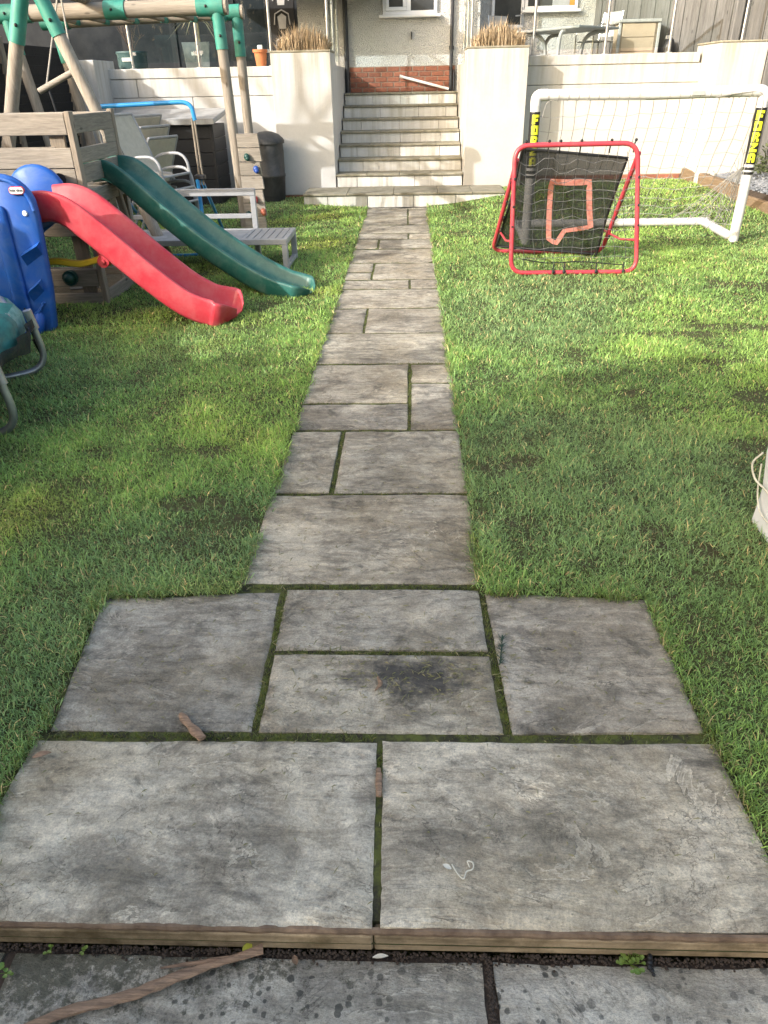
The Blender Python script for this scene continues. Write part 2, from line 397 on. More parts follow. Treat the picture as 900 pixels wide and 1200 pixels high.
M['log_y'] = wood_mat('round_log_swing_beam', (.36,.30,.24), (.22,.185,.15), 1, gscale=5)
M['log_z'] = wood_mat('round_log_pole', (.38,.34,.29), (.25,.22,.185), 2, gscale=5)
M['dark_board'] = wood_mat('dark_stained_board', (.035,.033,.034), (.018,.018,.019), 0)
M['grey_board'] = wood_mat('silver_grey_board', (.165,.165,.163), (.095,.096,.097), 2, gscale=6)
M['edge_board'] = wood_mat('step_timber', (.50,.40,.275), (.32,.245,.155), 0, moss=(.085,.062,.030))
M['bedding'] = plain('bedding_mortar', (.24,.17,.115), (.12,.08,.055), .95, 22, bstr=.8, bscale=60)
M['sleeper'] = wood_mat('sleeper_timber', (.24,.175,.115), (.15,.105,.065), 1)
M['teal'] = plain('teal_bracket', (.035,.26,.20), (.025,.19,.15), .55, 8)
M['green'] = plain('green_slide_plastic', (.014,.105,.088), (.045,.17,.145), .38, 5, contrast=(.4,.8), bstr=.05)
M['red'] = plain('red_slide_plastic', (.50,.030,.050), (.56,.11,.125), .45, 5, contrast=(.4,.8), bstr=.05)
M['blue'] = plain('blue_panel_plastic', (.004,.085,.40), (.010,.12,.46), .48, 6, contrast=(.4,.8), bstr=.05)
M['yellow'] = plain('yellow_plastic', (.58,.40,.02), (.48,.32,.02), .45, 8)
M['white_pl'] = plain('white_plastic', (.80,.80,.79), (.70,.70,.68), .4, 9)
M['bluetube'] = plain('bright_blue_tube', (.03,.28,.62), (.025,.22,.52), .35, 9)
M['lgrey'] = plain('grey_painted_metal', (.37,.375,.385), (.30,.305,.315), .45, 9)
M['lgrey_slat'] = plain('grey_slat', (.35,.345,.335), (.28,.275,.27), .6, 9, stretch=(2,14,14))
M['sling'] = plain('cream_sling', (.50,.47,.39), (.42,.39,.32), .75, 14)
M['rattan'] = plain('black_panel_resin', (.022,.023,.026), (.012,.012,.014), .5, 20, bstr=.3, bscale=40, stretch=(1,1,5))
M['lid'] = plain('weathered_grey_lid', (.42,.42,.41), (.27,.27,.265), .6, 6)
M['black_pl'] = plain('black_plastic', (.018,.018,.020), (.010,.010,.011), .45, 10)
M['butt'] = plain('dark_grey_resin', (.030,.032,.036), (.018,.02,.022), .5, 8)
M['red_metal'] = plain('red_powder_coat', (.50,.040,.060), (.44,.05,.07), .35, 10)
M['goal'] = plain('white_upvc', (.64,.64,.635), (.50,.50,.49), .4, 5, contrast=(.5,.85))
M['netw'] = plain('white_cord', (.30,.295,.27), (.22,.215,.20), .8, 20)
M['netk'] = plain('black_cord', (.13,.13,.13), (.07,.07,.07), .8, 20)
M['fabric'] = mesh_fabric('black_rebound_mesh', (.010,.011,.012), .11)
M['trampnet'] = mesh_fabric('dark_safety_net', (.008,.012,.013), .12)
M['tape'] = plain('pink_tape', (.68,.34,.29), (.62,.20,.17), .75, 30)
M['letter_y'] = plain('yellow_print', (.75,.78,.03), (.65,.66,.03), .5, 20)
M['black_print'] = plain('black_print', (.012,.012,.013), (.010,.010,.010), .5, 20)
M['steel'] = plain('brushed_steel', (.55,.55,.55), (.42,.42,.42), .3, 12, metal=.85)
M['galv'] = plain('galvanised_tube', (.42,.44,.47), (.30,.31,.33), .38, 10, metal=.75)
M['padteal'] = plain('teal_pad_fabric', (.025,.19,.175), (.012,.09,.085), .6, 14)
M['padwhite'] = plain('faded_pad_fabric', (.20,.36,.33), (.05,.16,.15), .7, 16)
M['upvc'] = plain('white_window_frame', (.80,.80,.80), (.74,.74,.74), .35, 6)
M['pane'] = plain('window_glass_dark', (.025,.03,.035), (.05,.055,.06), .06, 2.5, spec=.3)
M['dglass'] = plain('dark_patio_glass', (.018,.022,.027), (.035,.04,.046), .08, 2.0, spec=.05)
M['dframe'] = plain('charcoal_frame', (.024,.027,.032), (.034,.038,.043), .7, 5, spec=.08)
M['pipe'] = plain('black_downpipe', (.018,.020,.026), (.028,.03,.036), .4, 8)
M['glass'] = glass_mat('balustrade_glass')
M['potteal'] = plain('glazed_teal_pot', (.04,.08,.085), (.06,.11,.11), .3, 9)
M['potgrey'] = plain('slate_grey_planter', (.13,.15,.165), (.19,.21,.22), .6, 14)
M['terracotta'] = plain('terracotta_pot', (.45,.16,.06), (.36,.12,.05), .75, 14)
M['straw'] = plain('dry_grass_blade', (.46,.36,.24), (.32,.24,.15), .8, 20)
M['cordy'] = plain('cordyline_leaf', (.36,.33,.22), (.24,.22,.13), .6, 20)
M['twig'] = plain('brown_twig', (.10,.075,.055), (.07,.05,.04), .85, 20)
M['bark'] = wood_mat('tree_bark', (.13,.105,.085), (.08,.065,.05), 2)
M['beige'] = plain('beige_cabinet_panel', (.43,.34,.25), (.38,.30,.22), .6, 8)
M['slate'] = plain('slate_chipping', (.19,.20,.22), (.09,.10,.11), .7, 14, pvar=.7)
M['soil'] = plain('dark_soil', (.070,.050,.038), (.032,.024,.018), .95, 40, bstr=1.0, bscale=60)
M['moss'] = plain('joint_moss', (.085,.100,.020), (.028,.026,.014), .95, 26, bstr=1.0, bscale=70, contrast=(.4,.6))
M['leafg'] = plain('weed_leaf', (.10,.20,.03), (.16,.22,.04), .5, 20)
M['leafy'] = plain('yellow_leaf', (.42,.42,.04), (.28,.30,.04), .5, 30)
M['barkpiece'] = wood_mat('split_bark', (.40,.27,.18), (.10,.07,.055), 0, gscale=26)
M['string'] = plain('white_string', (.70,.68,.58), (.6,.58,.5), .8, 30)
M['whitebag'] = plain('white_fabric_cover', (.84,.85,.88), (.78,.79,.83), .65, 5, bstr=.2, bscale=9)
M['rope'] = plain('pale_rope', (.40,.38,.35), (.28,.27,.25), .85, 60)
M['rubber'] = plain('grip_green', (.012,.07,.055), (.01,.05,.04), .4, 10)
M['gripblue'] = plain('grip_blue', (.02,.07,.30), (.02,.06,.24), .4, 10)
M['gripred'] = plain('grip_red', (.42,.03,.03), (.36,.03,.03), .4, 10)
M['gripterra'] = plain('grip_terracotta', (.36,.10,.05), (.30,.08,.04), .5, 10)
M['concrete'] = plain('terrace_paving', (.34,.33,.31), (.26,.25,.235), .85, 7, bstr=.3)
M['canopy'] = plain('roof_felt', (.10,.10,.105), (.07,.07,.073), .85, 8)
M['canvas'] = plain('sand', (.24,.19,.12), (.16,.125,.08), .95, 30, bstr=.5)

def lawn_mat():
    m, N, L, P = new_mat('lawn_earth')
    co = coords(N, L, 'World', rnd=False)
    col = mixc(N, L, ramp(N, L, nz(N, L, co, 18, 7, .7), [(.35, 0.0), (.65, 1.0)]), (.085,.075,.045), (.085,.105,.04))
    col = mixc(N, L, ramp(N, L, nz(N, L, co, 2.6, 5, .6), [(.56, 0.0), (.70, .8)]), col, (.055,.042,.028))
    L.new(col, P.inputs['Base Color']); P.inputs['Roughness'].default_value = .95; P.inputs['Specular IOR Level'].default_value = .1
    bump(N, L, P, nz(N, L, co, 60, 5, .8), .8, .02); return m
M['lawn'] = lawn_mat()
def blade_mat():
    m, N, L, P = new_mat('grass_blade')
    out = N['Material Output']
    at = N.new('ShaderNodeAttribute'); at.attribute_name = 'tint'
    tl = N.new('ShaderNodeBsdfTranslucent'); mx = N.new('ShaderNodeMixShader'); mx.inputs[0].default_value = .35
    L.new(at.outputs['Color'], P.inputs['Base Color']); L.new(at.outputs['Color'], tl.inputs[0])
    P.inputs['Roughness'].default_value = .42; P.inputs['Specular IOR Level'].default_value = .5
    L.new(P.outputs[0], mx.inputs[1]); L.new(tl.outputs[0], mx.inputs[2]); L.new(mx.outputs[0], out.inputs['Surface']); return m
M['blade'] = blade_mat()
def leaf_mat(name, c1, c2):
    m = plain(name, c1, c2, .6, 3, pvar=.2); N = m.node_tree.nodes; L = m.node_tree.links
    P = N['Principled BSDF']; tl = N.new('ShaderNodeBsdfTranslucent'); mx = N.new('ShaderNodeMixShader'); mx.inputs[0].default_value = .3
    L.new(P.inputs['Base Color'].links[0].from_socket, tl.inputs[0])
    L.new(P.outputs[0], mx.inputs[1]); L.new(tl.outputs[0], mx.inputs[2]); L.new(mx.outputs[0], N['Material Output'].inputs['Surface']); return m
#conifers
def weather(mat, dirt, amt, scale=6, streak=(1,1,1)):
    N = mat.node_tree.nodes; L = mat.node_tree.links; P = N['Principled BSDF']
    src = P.inputs['Base Color'].links[0].from_socket
    co = coords(N, L, 'World', streak, rnd=False)
    a = ramp(N, L, nz(N, L, co, scale, 9, .75, .6), [(.47, 0.0), (.66, amt)])
    b = ramp(N, L, nz(N, L, co, scale*9, 5, .8), [(.60, 0.0), (.70, amt*.9)])
    c = mixc(N, L, mathn(N, L, 'MAXIMUM', a, b), src, dirt); L.new(c, P.inputs['Base Color'])
    if P.inputs['Roughness'].links:
      r = mathn(N, L, 'ADD', P.inputs['Roughness'].links[0].from_socket, mathn(N, L, 'MULTIPLY', a, .5), True); L.new(r, P.inputs['Roughness'])
weather(M['red'], (.52, .16, .16), .28, 9); weather(M['green'], (.14, .24, .20), .5); weather(M['blue'], (.10, .18, .38), .4); weather(M['goal'], (.34, .33, .28), .5, 5)
weather(M['lgrey'], (.24, .245, .23), .5, 5); weather(M['red_metal'], (.28, .12, .10), .45, 8); weather(M['teal'], (.10, .20, .16), .5, 7); weather(M['edge_board'], (.09, .068, .04), .6, 3.2); weather(M['butt'], (.10, .10, .095), .5, 4)
M['conifer'] = leaf_mat('conifer_foliage', (.03,.06,.02), (.05,.085,.028))
M['blossom'] = leaf_mat('pale_blossom', (.62,.58,.55), (.42,.38,.34))
M['shrub'] = leaf_mat('shrub_leaf', (.10,.12,.045), (.055,.075,.03))

# ------------------------------------------------------------------ ground
PX0, PX1 = -0.632, 0.268        # path edges
def lawn_h(x, y):
    """height of the lawn's soil"""
    r = .012
    r += .18*ss(9.2, 12.6, y)*ss(.30, 1.7, x)
    r += .06*ss(9.5, 12.6, y)*ss(-.6, -1.6, x)
    return r + .012*mnoise.noise((x*.9, y*.9, 3.1)) + .006*mnoise.noise((x*3, y*3, 7.7))
def in_path(x, y, g=0.0):
    if y < .90-g: return True
    if y < 1.447+g*.0: return -1.085-g < x < .862+g
    if y < 2.150+g: return -1.12+.10*(2.15-y)*0-g < x < .845+g
    return PX0-g < x < PX1+g and y < 11.8
g = MB(); g.add([(-150,-150,-.16),(150,-150,-.16),(150,250,-.16),(-150,250,-.16)], [(0,1,2,3)])
g.build('ground', M['lawn'], kind='structure')
mb = MB(); xs = np.linspace(-7.2, 6.6, 185); ys = np.linspace(.9, 13.4, 168)
for y in ys:
    for x in xs:
        e = min(1, 0) ; z = lawn_h(x, y)
        if in_path(x, y, .03): z = -.05
        mb.v.append((x, y, z))
nx = len(xs)
for j in range(len(ys)-1):
    for i in range(nx-1): mb.f.append((j*nx+i, j*nx+i+1, (j+1)*nx+i+1, (j+1)*nx+i)); mb.m.append(0)
lawn = mb.build('lawn', M['lawn'], smooth=180, kind='structure')
mb = MB().box(-1.10, .88, .93, 11.72, -.10, -.0095)
mb.build('path_bed', M['moss'], kind='structure')
# garden path of riven slabs
path = bpy.data.objects.new('path', None); COL.objects.link(path); path['kind'] = 'structure'; path.location = (-.18, 6, 0)
def slab(name, quad, zt, th, mat, parent, n=10, m=8, chip=.006, rel=.002):
    """riven slab: quad corners (x,y) in order near-left, near-right, far-right, far-left; uneven edges and surface"""
    q = [Vector(p) for p in quad]; sd = random.uniform(0, 99); mb = MB(); tilt = (random.uniform(-.004,.004), random.uniform(-.004,.004))
    c = sum(q, Vector((0,0)))/4
    ring = []
    def pt(u, v, off):
        p = (q[0]*(1-u)+q[1]*u)*(1-v)+(q[3]*(1-u)+q[2]*u)*v
        return p
    us = [0]+[ (i)/(n) for i in range(1, n)]+[1]; vs_ = [0]+[i/m for i in range(1, m)]+[1]
    W = (q[1]-q[0]).length; D = (q[3]-q[0]).length
    for v in vs_:
        for u in us:
            p = pt(u, v, 0)
            e = max(0, 1-min(u*W, (1-u)*W, v*D, (1-v)*D)/.02)
            on = u in (0, 1) or v in (0, 1)
            if on:
                j = mnoise.noise((p.x*7+sd, p.y*7, sd))*chip*.8 + mnoise.noise((p.x*45, p.y*45+sd, sd))*chip*.8
                dirv = Vector((-1 if u == 0 else 1 if u == 1 else 0, -1 if v == 0 else 1 if v == 1 else 0))
                p = p + dirv*(j-.004)
            z = zt + rel*2.2*mnoise.noise((p.x*4+sd, p.y*7, 1.3)) + rel*mnoise.noise((p.x*15, p.y*22+sd, 5)) + tilt[0]*(p.x-c.x) + tilt[1]*(p.y-c.y)
            if on: z -= .006
            mb.v.append((p.x, p.y, z))
    nn = len(us)
    for j in range(len(vs_)-1):
        for i in range(nn-1): mb.f.append((j*nn+i, j*nn+i+1, (j+1)*nn+i+1, (j+1)*nn+i)); mb.m.append(0)
    bd = [i for i in range(nn)] + [j*nn+nn-1 for j in range(1, len(vs_))] + [(len(vs_)-1)*nn+i for i in range(nn-2, -1, -1)] + [j*nn for j in range(len(vs_)-2, 0, -1)]
    b0 = len(mb.v)
    for i in bd: p = mb.v[i]; mb.v.append((p[0], p[1], zt-th))
    for k in range(len(bd)):
        k2 = (k+1) % len(bd); mb.f.append((bd[k], b0+k, b0+k2, bd[k2])); mb.m.append(0)
    mb.f.append(tuple(b0+k for k in range(len(bd)))); mb.m.append(0)
    # move origin to the slab's centre so that the stone pattern follows the piece
    o = mb.build(name, mat, parent, smooth=50)
    return o
J = .0045
def rect(x0, x1, y0, y1, j=.003):
    k = .005+.0014*y0 if y0 > 2 else .006
    return [(x0+j, y0+k), (x1-j, y0+k), (x1-j, y1-k), (x0+j, y1-k)]
slabs = [
 [(-1.08,.905), (-.080,.908), (-.088,1.439), (-1.075,1.434)], [(-.069,.908), (.862,.915), (.855,1.448), (-.078,1.440)],
 [(-1.05,1.462), (-.453,1.466), (-.469,2.148), (-1.125,2.10)], [(-.438,1.466), (.272,1.468), (.261,1.804), (-.447,1.804)],
 [(-.448,1.819), (.260,1.819), (.255,2.158), (-.456,2.158)], [(.290,1.466), (.842,1.478), (.845,2.10), (.270,2.140)]]
Y = [2.182, 2.879, 3.581, 3.964, 4.301, 4.657, 5.352, 6.054, 6.712, 7.08, 7.398, 7.817, 8.582, 9.16, 9.565, 10.205, 10.881, 11.60, 11.74]
L_, R_ = PX0, PX1
slabs += [rect(L_-.005, R_, Y[0], Y[1]), rect(L_, -.360, Y[1], Y[2]), rect(-.350, R_, Y[1], Y[2]),
 rect(L_, -.006, Y[2], Y[3]), rect(L_, -.006, Y[3], Y[5]), rect(.004, R_, Y[2], Y[4]), rect(.004, R_+.005, Y[4], Y[5]),
 rect(L_, R_, Y[5], Y[6]), rect(L_, -.35, Y[6], Y[7]), rect(-.342, R_, Y[6], Y[7]), rect(L_, R_+.008, Y[7], Y[8]),
 rect(L_, -.005, Y[8], Y[9]), rect(.005, R_, Y[8], Y[9]), rect(L_, -.370, Y[9], Y[10]), rect(L_, -.370, Y[10], Y[11]), rect(-.362, R_, Y[9], Y[11]),
 rect(L_, R_, Y[11], Y[12]), rect(L_, -.37, Y[12], Y[13]), rect(-.355, R_, Y[12], Y[13]), rect(L_, -.02, Y[13], Y[14]), rect(-.01, R_, Y[13], Y[14]),
 rect(L_, R_, Y[14], Y[15]), rect(L_, -.03, Y[15], Y[16]), rect(-.02, R_, Y[15], Y[16]), rect(L_, -.03, Y[16], Y[17]), rect(-.02, R_, Y[16], Y[17]), rect(L_, R_, Y[17], Y[18])]
for i, q in enumerate(slabs):
    near = i < 9
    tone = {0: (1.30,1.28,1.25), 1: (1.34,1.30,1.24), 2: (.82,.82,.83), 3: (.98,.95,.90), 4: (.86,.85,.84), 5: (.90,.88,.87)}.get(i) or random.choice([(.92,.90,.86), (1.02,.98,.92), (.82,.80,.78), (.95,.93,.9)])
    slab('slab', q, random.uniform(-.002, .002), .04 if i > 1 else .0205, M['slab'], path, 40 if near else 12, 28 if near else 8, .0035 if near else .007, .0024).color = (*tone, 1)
# lower patio in front of the step
patio = bpy.data.objects.new('patio', None); COL.objects.link(patio); patio['kind'] = 'structure'; patio.location = (0, .2, -.1)
for x0, x1 in ((-2.0, -.915), (-.90, .166), (.182, 1.10), (1.115, 2.0), (2.015, 2.9), (2.915, 3.6), (-2.9, -2.015)):
    for y0, y1 in ((-1.9, -1.02), (-1.0, -.42), (-.40, .18), (.20, .894)):
        near = y1 > .5
        slab('slab', rect(x0, x1, y0-.006, y1, .002), -.08, .04, M['patio'], patio, 24 if near else 6, 16 if near else 5, .005, .0018)
MB().box(-3.0, 3.6, -2.2, .899, -.15, -.0925).build('patio_soil', M['soil'], kind='structure')
# step edging
e = thing('step_edging', 'weathered timber board edging the step below the front slabs', 'edging', (0, .9, -.1))
MB().bbox(-3.0, -.082, .9015, .935, -.077, -.0215, .004).build('timber_board', M['edge_board'], e)
MB().bbox(-.079, 3.4, .9027, .935, -.078, -.0225, .004).build('timber_board', M['edge_board'], e)
mb = MB()
n_ = 460
for i in range(n_+1):
    x = -3.0+6.4*i/n_; w1 = .0025*mnoise.noise((x*22, 0, 1))+.0015*mnoise.noise((x*70, 0, 5)); w2 = .002*mnoise.noise((x*30, 4, 1))
    mb.v += [(x, .9045+w1, -.0225), (x, .9035+w1*1.4, -.013+w2), (x, .9075+w1, -.0075+w2), (x, .914, -.007+w2)]
    if i:
        a_ = (i-1)*4
        for k in range(3): mb.f.append((a_+k, a_+4+k, a_+5+k, a_+1+k)); mb.m.append(0)
mb.build('bedding_mortar', M['bedding'], e)
# soil crumbs in the gap under the step and in the patio joint
mb = MB()
for i in range(2600):
    x = random.uniform(-1.3, 1.2); y = .901-abs(random.gauss(0, .010)); r = random.uniform(.0012, .0045)
    if i % 6 == 0: x = .174+random.gauss(0, .004); y = random.uniform(.55, .89)
    mb.ball((x, y, -.081+r*.3), r, 5, 3, (1, 1, .7))
mb.build('soil_crumbs', M['soil'], kind='stuff')

# ------------------------------------------------------------------ grass
def blades(name, pts, hts, widths, cols, lean=.55, parent=None, flat=None):
    n = len(pts); pts = np.asarray(pts, float); h = np.asarray(hts)[:, None]; w = np.asarray(widths)[:, None]
    a = rng.uniform(0, 2*np.pi, n); b = rng.uniform(0, 2*np.pi, n)
    dirv = np.stack([np.cos(a), np.sin(a), np.zeros(n)], 1)
    ln = np.abs(rng.normal(lean, .35, n))[:, None]
    side = np.stack([np.cos(b), np.sin(b), np.zeros(n)], 1)
    up = np.array([0, 0, 1.0])
    k1 = .5*h*(up*np.cos(ln*.6) + dirv*np.sin(ln*.6)); k2 = k1 + .5*h*(up*np.cos(ln*1.5) + dirv*np.sin(ln*1.5))
    vs = np.empty((n, 5, 3))
    vs[:, 0] = pts-side*w*.5; vs[:, 1] = pts+side*w*.5; vs[:, 2] = pts+k1+side*w*.42; vs[:, 3] = pts+k1-side*w*.42; vs[:, 4] = pts+k2
    idx = np.arange(n)[:, None]*5
    quads = (idx+np.array([0, 1, 2, 3])).ravel(); tris = (idx+np.array([3, 2, 4])).ravel()
    me = bpy.data.meshes.new(name); me.vertices.add(n*5); me.vertices.foreach_set('co', vs.ravel())
    me.loops.add(n*7); me.polygons.add(n*2)
    li = np.concatenate([quads, tris]).astype(np.int32); me.loops.foreach_set('vertex_index', li)
    st = np.concatenate([np.arange(n)*4, n*4+np.arange(n)*3]).astype(np.int32)
    me.polygons.foreach_set('loop_start', st)
    me.update(calc_edges=True)
    at = me.attributes.new('tint', 'FLOAT_COLOR', 'POINT')
    c = np.ones((n, 5, 4)); c[:, :, :3] = np.asarray(cols)[:, None, :]
    at.data.foreach_set('color', c.ravel().astype(np.float32))
    me.materials.append(M['blade'])
    o = bpy.data.objects.new(name, me); COL.objects.link(o); o['kind'] = 'stuff'
    if parent: o.parent = parent
    return o
# value noise fields for clumps, evaluated on a grid and sampled
def field(scale, seed):
    gx = np.linspace(-8, 8, 321); gy = np.linspace(0, 14, 281)
    F = np.array([[mnoise.noise((x*scale, y*scale, seed)) for x in gx] for y in gy])
    return lambda x, y: F[np.clip(((y-0)/14*280).astype(int), 0, 280), np.clip(((x+8)/16*320).astype(int), 0, 320)]
F1 = field(.55, 11.0); F2 = field(2.2, 4.0); F3 = field(6.0, 9.0); F4 = field(1.3, 21.0)
HT = np.array([[lawn_h(x, y) for x in np.linspace(-7.2, 6.6, 185)] for y in np.linspace(.9, 13.4, 168)])
def hsamp(x, y):
    i = np.clip((x+7.2)/13.8*184, 0, 183.99); j = np.clip((y-.9)/12.5*167, 0, 166.99)
    i0 = i.astype(int); j0 = j.astype(int); fi = i-i0; fj = j-j0
    return HT[j0, i0]*(1-fi)*(1-fj)+HT[j0, i0+1]*fi*(1-fj)+HT[j0+1, i0]*(1-fi)*fj+HT[j0+1, i0+1]*fi*fj
def keep_mask(x, y):
    k = np.ones(len(x), bool)
    jit = .03*F3(x, y)+rng.normal(0, .010, len(x))+.012*np.where(x > -.1, -1, 1)*0
    k &= ~((y < 1.45) & (x > -1.075+jit) & (x < .855+jit))
    lim = 2.098+.05*(1-np.clip(np.abs(x+.12)/.9, 0, 1))
    k &= ~((y >= 1.45) & (y < lim-.012+jit*.7) & (x > -1.12+jit+(2.13-y)*.09*1.0) & (x < .835+jit))
    k &= ~((y >= 2.1) & (x > PX0+jit+.008) & (x < PX1+jit-.008))
    k &= ~((y > 11.72) & (x > -1.62) & (x < 1.43))          # landing
    k &= ~((y > 12.45) & (x < -.9)); k &= ~((y > 12.46) & (x > .7) & (x < 1.8)); k &= ~((y > 12.95))
    k &= ~((x > 4.36+ (13-y)*.11))                          # gravel bed
    k &= ~((x > -4.2) & (x < -2.62) & (y > 6.3) & (y < 7.3)) # sand pit
    k &= ~((x > -4.4) & (x < -2.83) & (y > 11.8))
    return k
zones = [(.9, 2.2, 30000, .032, .0030), (2.2, 3.6, 22000, .033, .0035), (3.6, 5.5, 13500, .033, .0044), (5.5, 8.5, 6500, .036, .0062), (8.5, 13.0, 3000, .038, .0085)]
bare = [(.55, 3.2, .10, .06), (.42, 3.05, .05, .12), (1.7, 3.35, .10, .06), (1.25, 4.05, .10, .05), (2.1, 4.0, .14, .06), (1.85, 5.2, .28, .05), (2.4, 5.35, .2, .07), (2.95, 6.6, .30, .14), (1.0, 2.55, .08, .05), (1.15, 2.4,.05,.06), (-1.0, 3.3, .06, .05), (-.95, 2.75,.1,.06), (3.2, 5.4, .25, .06), (2.0, 4.6, .12, .04), (2.7, 4.5, .1,.05)]
P_, H_, W_, C_ = [], [], [], []
for y0, y1, dens, hh, ww in zones:
    xl = -(y1*.56+1.7); xr = y1*.56+2.3
    xl = max(xl, -6.9); xr = min(xr, 5.6)
    n = int((xr-xl)*(y1-y0)*dens); x = rng.uniform(xl, xr, n); y = rng.uniform(y0, y1, n)
    ok = (x > -(y*.55+1.6)) & (x < y*.56+2.2) & keep_mask(x, y)
    f2 = F2(x, y); f3 = F3(x, y); f1 = F1(x, y); f4 = F4(x, y)
    thin = np.clip(.95+.5*f3+.35*f2, .35, 1.0)
    brown = np.zeros(n, bool)
    for bx, by, rx, ry in bare:
        rx *= 1.3; ry *= 1.3
        dd = np.sqrt(((x-bx)/rx)**2+((y-by)/ry)**2)+f3*.9+f2*.6; thin = np.where(dd < 1.2, np.minimum(thin, np.clip((dd-.5)*1.2, .42, 1)), thin); brown |= (dd < .95) & (rng.uniform(0, 1, n) < .50)
    ok &= rng.uniform(0, 1, n) < thin
    x, y, f1, f2, f3, f4, brown = [q[ok] for q in (x, y, f1, f2, f3, f4, brown)]; n = len(x)
    h = hh*(1+.45*f2+.35*f3)*rng.lognormal(0, .28, n)
    edge = np.minimum(np.abs(x-PX0), np.abs(x-PX1)); h *= np.where((edge < .10) & (y > 2.2), 1.25, 1.0)
    w = ww*rng.uniform(.7, 1.3, n)
    t = np.clip(.5+.55*f1+.5*f4+.30*f2+rng.normal(0, .22, n), 0, 1)[:, None]
    c = (1-t)*np.array([.050, .125, .028])+t*np.array([.108, .195, .032])
    mossy = np.clip((f4-.22)*2.2, 0, .75)[:, None]*(x < -.5)[:, None]; c = c*(1-mossy)+np.array([.145, .185, .025])*mossy
    blu = np.clip((-f1-.05)*1.6, 0, .6)[:, None]; c = c*(1-blu)+np.array([.075, .135, .050])*blu
    dry = (rng.uniform(0, 1, n) < .06+.05*np.clip(f2, 0, 1)); c[dry] = np.array([.26, .22, .10])*rng.uniform(.6, 1.2, (dry.sum(), 1))
    c = (c*1.25+np.array([.036,.034,.030]))*rng.uniform(1.15, 3.0, (n, 1))*(1+.20*np.clip(f3+f2, -.8, 1))[:, None]*np.array([1.08, .99, .95])
    c[brown] = np.array([.20, .165, .10])*rng.uniform(.5, 1.5, (brown.sum(), 1)); h = np.where(brown, h*.55, h)
    z = hsamp(x, y)-.004
    P_.append(np.stack([x, y, z], 1)); H_.append(h); W_.append(w); C_.append(c)
# longer ragged blades creeping over the paving edges
edges = [((PX0, 2.19), (PX0, 11.6), 3600), ((PX1, 2.19), (PX1, 11.6), 3600), ((-1.13, 2.105), (-.63, 2.135), 700), ((.27, 2.13), (.85, 2.10), 800), ((-1.06, 1.46), (-1.13, 2.1), 800), ((.842, 1.46), (.845, 2.1), 800), ((-1.08, .95), (-1.08, 1.44), 600), ((.862, .95), (.857, 1.45), 600)]
for (xa, ya), (xb, yb), n in edges:
    t = rng.uniform(0, 1, n)**(1.0 if yb-ya < 2 else 1.6); x = xa+(xb-xa)*t; y = ya+(yb-ya)*t
    nx_, ny_ = (yb-ya), -(xb-xa); l_ = math.hypot(nx_, ny_); nx_, ny_ = nx_/l_, ny_/l_
    if (abs(nx_) > abs(ny_) and nx_*(xa+.13) < 0) or (abs(ny_) >= abs(nx_) and ny_ < 0): nx_, ny_ = -nx_, -ny_
    clump = np.clip(.5+1.1*F3(x, y)+.8*F2(x*1.0, y), 0, 1.2)
    o_ = rng.normal(.004, .012, n)-.022*(clump > .8)*rng.uniform(0, 1, n); x = x+nx_*o_; y = y+ny_*o_
    okk = rng.uniform(0, 1, n) < clump+.15; x, y, clump = x[okk], y[okk], clump[okk]; n = len(x)
    P_.append(np.stack([x, y, np.full(n, .0)], 1)); H_.append((.022+.026*clump)*rng.lognormal(0, .3, n)); W_.append(.0024+.0007*y/2*rng.uniform(.7, 1.3, n))
    tq = rng.uniform(0, 1, (n, 1)); cc = (1-tq)*np.array([.10, .17, .05])+tq*np.array([.22, .28, .07]); dd_ = rng.uniform(0, 1, n) < .15; cc[dd_] = np.array([.30, .25, .13]); C_.append(cc*rng.uniform(.8, 1.8, (n, 1)))
grass = blades('grass', np.concatenate(P_), np.concatenate(H_), np.concatenate(W_), np.concatenate(C_), .95)
print('blades', sum(len(q) for q in H_))
# tufts and moss threads in the joints
jl = []
def jline(x0, y0, x1, y1, n, wob=.006):
    t = rng.uniform(0, 1, n); jl.append(np.stack([x0+(x1-x0)*t+rng.normal(0, wob, n), y0+(y1-y0)*t+rng.normal(0, wob, n), np.full(n, -.010)], 1))
jline(-1.05, 1.448, -.1, 1.452, 500); jline(.1, 1.455, .85, 1.46, 130); jline(-.08, 1.40, -.08, 1.30, 90, .004); jline(-.446, 1.46, -.458, 2.14, 420)
jline(-.44, 1.81, .26, 1.81, 260, .007); jline(.283, 1.47, .262, 2.14, 380); jline(-.6, 2.166, .26, 2.168, 520); jline(-.63, 2.88, .26, 2.88, 200)
jline(-.355, 2.88, -.355, 3.58, 300); jline(-.63, 3.58, .26, 3.58, 150); jline(.002, 3.6, .002, 4.65, 420, .009); jline(-.63, 3.965, -.3, 3.965, 120); jline(-.63, 4.657, .26, 4.657, 240)
jline(-.347, 5.36, -.347, 6.05, 160); jline(-.36, 7.1, -.36, 7.8, 160, .01); jline(-.63, 7.817, -.1, 7.817, 160)
jp = np.concatenate(jl); n = len(jp)
tt = rng.uniform(0, 1, (n, 1)); jc = tt*np.array([.10, .16, .02])+(1-tt)*np.array([.16, .155, .05])
blades('joint_grass', jp, rng.uniform(.010, .026, n), rng.uniform(.0018, .003, n), jc, .8)
